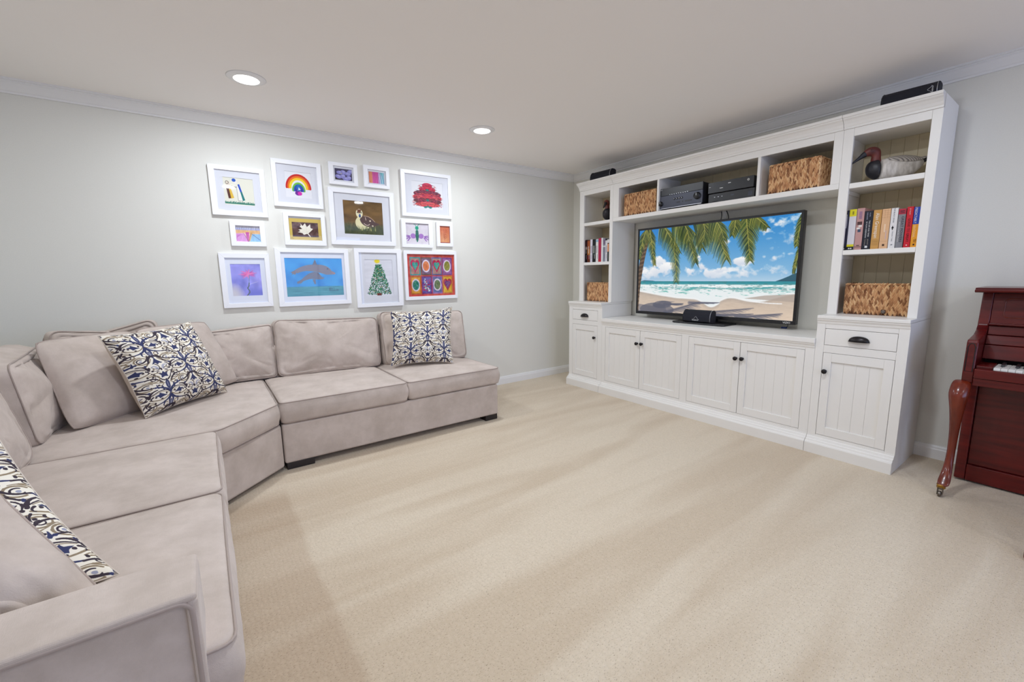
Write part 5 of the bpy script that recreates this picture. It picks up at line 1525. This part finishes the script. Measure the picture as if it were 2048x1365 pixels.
# ------------------------------------------------------------------ upright piano
PY0, PY1 = -3.462, -4.950
t = thing('upright_piano', 'glossy mahogany console piano against the shelf wall', 'piano', (-.3, -4.2, 0))
SIDE = [(-.030, .012), (-.292, .012), (-.292, .585), (-.470, .600), (-.500, .612), (-.506, .660), (-.494, .822), (-.484, .836), (-.430, .841), (-.335, .851), (-.275, .872), (-.250, .897), (-.222, 1.074), (-.030, 1.074)]
for ya, yb in ((PY0 - .042, PY0), (PY1, PY1 + .042)):
    part('side_panel', M().prism(SIDE, 'y', ya, yb), M_MAHOG, t, .005, 3)
part('lid', M().prism([(-.022, 1.075), (-.330, 1.075), (-.342, 1.079), (-.346, 1.086), (-.338, 1.091), (-.330, 1.093), (-.325, 1.101), (-.022, 1.101)], 'y', PY1 - .018, PY0 + .018), M_MAHOG, t, .002)
a, b = PY0 - .043, PY1 + .043
part('back', M().box(-.215, -.03, b, a, .02, 1.07), M_FOOT, t)
UPP = [(-.212, .905), (-.242, .905), (-.2185, 1.068), (-.20, 1.068)]
up_ = part('upper_panel', M().prism(UPP, 'y', b, a), M_MAHOG, t, .002)
dx, dz = V((-.242, 0, .905)), V((.0235, 0, .163)).normalized()
nn = V((-dz.z, 0, dz.x))
def on_panel(y, s): return V((dx.x, y, dx.z)) + dz * s + nn * .001
ol = rounded([on_panel(a - .045, .035), on_panel(a - .045, .138), on_panel(b + .045, .138), on_panel(b + .045, .035)], .02, 4)
part('panel_bead', M().tube(ol, .0022, 6, True), M_MAHOG2, up_)
# nameboard mouldings stepping down to the keys
for nm, pr in (('shelf_ledge', [(-.20, .895), (-.268, .897), (-.272, .901), (-.272, .909), (-.20, .909)]), ('fallboard', [(-.20, .845), (-.262, .847), (-.252, .894), (-.20, .894)]),
               ('fallboard', [(-.20, .795), (-.292, .797), (-.278, .8445), (-.20, .8445)]), ('nameboard', [(-.20, .722), (-.325, .722), (-.306, .7945), (-.20, .7945)])):
    part(nm, M().prism(pr, 'y', b, a), M_MAHOG, t, .003)
part('keybed', M().box(-.490, -.10, b, a, .612, .668), M_MAHOG, t, .003)
part('key_slip', M().box(-.516, -.4905, b, a, .640, .690), M_MAHOG, t, .005, 3)
part('keybed_rail', M().box(-.508, -.4905, b, a, .600, .639), M_MAHOG, t, .003)
part('key_block', M().box(-.486, -.326, a - .060, a, .669, .704), M_MAHOG, t, .004)
part('key_block', M().box(-.486, -.326, b, b + .060, .669, .704), M_MAHOG, t, .004)
part('lower_panel', M().box(-.272, -.25, b, a, .105, .611), M_MAHOG, t, .003)
part('kick_rail', M().box(-.286, -.25, b, a, .010, .103), M_MAHOG, t, .004)
ky0 = a - .062; kw = (ky0 - (b + .062)) / 52
me_w = me_b = None
for i in range(52):
    y = ky0 - i * kw
    if me_w is None:
        o = part('white_key', M().box(-.4885, -.327, y - kw + .0006, y - .0006, .669, .701), M_IVORY, t, .0015)
        me_w = o
    else:
        o = me_w.copy(); COL.objects.link(o); o.parent = t; o.location = (0, -i * kw, 0)
    if i < 51 and (i % 7) in (0, 2, 3, 5, 6):
        if me_b is None:
            me_b = part('black_key', M().prism([(-.427, .7015), (-.423, .712), (-.327, .713), (-.327, .7015)], 'y', y - kw - .0062, y - kw + .0062), M_BLACK, t, .001); me_b['y0'] = i
        else:
            o = me_b.copy(); COL.objects.link(o); o.parent = t; o.location = (0, -(i - me_b['y0']) * kw, 0)
del me_b['y0']
for ch in t.children:
    if ch.name.startswith('black_key') and 'y0' in ch.keys(): del ch['y0']


def cabriole(t, x, y, top, k=1.0, dirx=-1.0):
    pr = [(0.035, 0, .030, .024), (.018, -.020, .038, .034), (-.004, -.055, .041, .042), (-.014, -.085, .040, .041), (-.010, -.125, .033, .034), (.002, -.19, .026, .027), (.010, -.27, .020, .021), (.012, -.36, .0170, .0185), (.004, -.43, .0168, .0185), (-.020, -.487, .019, .020), (-.052, -.525, .024, .022), (-.080, -.548, .026, .020), (-.090, -.560, .022, .012)]
    m = M(); rings = []
    for dx_, dz_, a_, b_ in pr:
        cx_, cz_ = x - dirx * dx_ * k * 1.0, top + dz_ * k
        rings.append([V((cx_ + b_ * k * math.cos(2 * PI * q / 14), y + a_ * k * math.sin(2 * PI * q / 14), cz_ + (.010 * k * math.cos(2 * PI * q / 14) if dz_ < -.47 else 0))) for q in range(14)])
    m.loft(rings)
    lg = part('leg', m, M_MAHOG2, t)
    sd_ = lg.modifiers.new('smooth', 'SUBSURF'); sd_.levels = 1; sd_.render_levels = 1
    return x + dirx * .088 * k, top - .562 * k


def caster(t, x, y, z):
    part('ferrule', M().lathe([(0, 0), (.0165, 0), (.0185, .004), (.0175, .016), (.0195, .020), (0, .022)], (x, y, z - .018), (0, 0, 1), 18), M_BRASS, t)
    part('caster_fork', M().box(x - .026, x + .006, y - .011, y - .008, .010, z - .012).box(x - .026, x + .006, y + .008, y + .011, .010, z - .012).box(x - .020, x + .008, y - .011, y + .011, z - .022, z - .012), M_STEEL, t, .002)
    part('caster_wheel', M().lathe([(0, -.006), (.013, -.006), (.0155, -.004), (.0155, .004), (.013, .006), (0, .006)], (x - .020, y, .0160), (0, 1, 0), 18), M_STEEL, t)


fx_, fz_ = cabriole(t, -.525, -3.466, .622)
caster(t, fx_ + .005, -3.460, fz_ + .0)
fx_, fz_ = cabriole(t, -.525, PY1 - .004, .622)
caster(t, fx_ + .005, PY1 - .004, fz_ + .0)
# inlaid bead on the arm front
for ya in (PY0 - .021, PY1 + .021):
    g = .014
    ol = [(-.5065 + (.0115) * ((z - .66) / .16), ya + s * g, z) for s, z in ((-1, .672), (-1, .80), (-.6, .815), (0, .819), (.6, .815), (1, .80), (1, .672))]
    part('arm_inlay', M().tube(ol, .0022, 5, True), M_GROOVE, t)

# piano bench, of which the photo shows one foot
t = thing('piano_bench', 'mahogany piano bench whose foot just enters at the photo edge', 'bench', (-.86, -4.2, 0))
part('seat', M().box(-1.03, -.70, -4.62, -3.835, .455, .50), M_MAHOG, t, .008, 3)
part('apron', M().box(-1.01, -.72, -4.60, -3.855, .395, .454), M_MAHOG, t, .003)
for xx, dr in ((-.985, -1), (-.745, 1)):
    for yy in (-3.80 if dr < 0 else -3.86, -4.57):
        m = M(); rings = []
        for dx_, dz_, r_ in ((0, .42, .026), (-.006, .36, .030), (-.004, .28, .022), (.006, .16, .016), (.002, .08, .0155), (-.035, .03, .019), (-.060, .012, .018), (-.068, .001, .010)):
            rings.append([V((xx - dr * dx_, yy + r_ * math.sin(2 * PI * q / 12), max(.0006, dz_ + (.006 * math.cos(2 * PI * q / 12) * (1 if dz_ < .1 else 0))))) + V((r_ * math.cos(2 * PI * q / 12), 0, 0)) for q in range(12)])
        m.loft(rings)
        part('leg', m, M_MAHOG2, t)
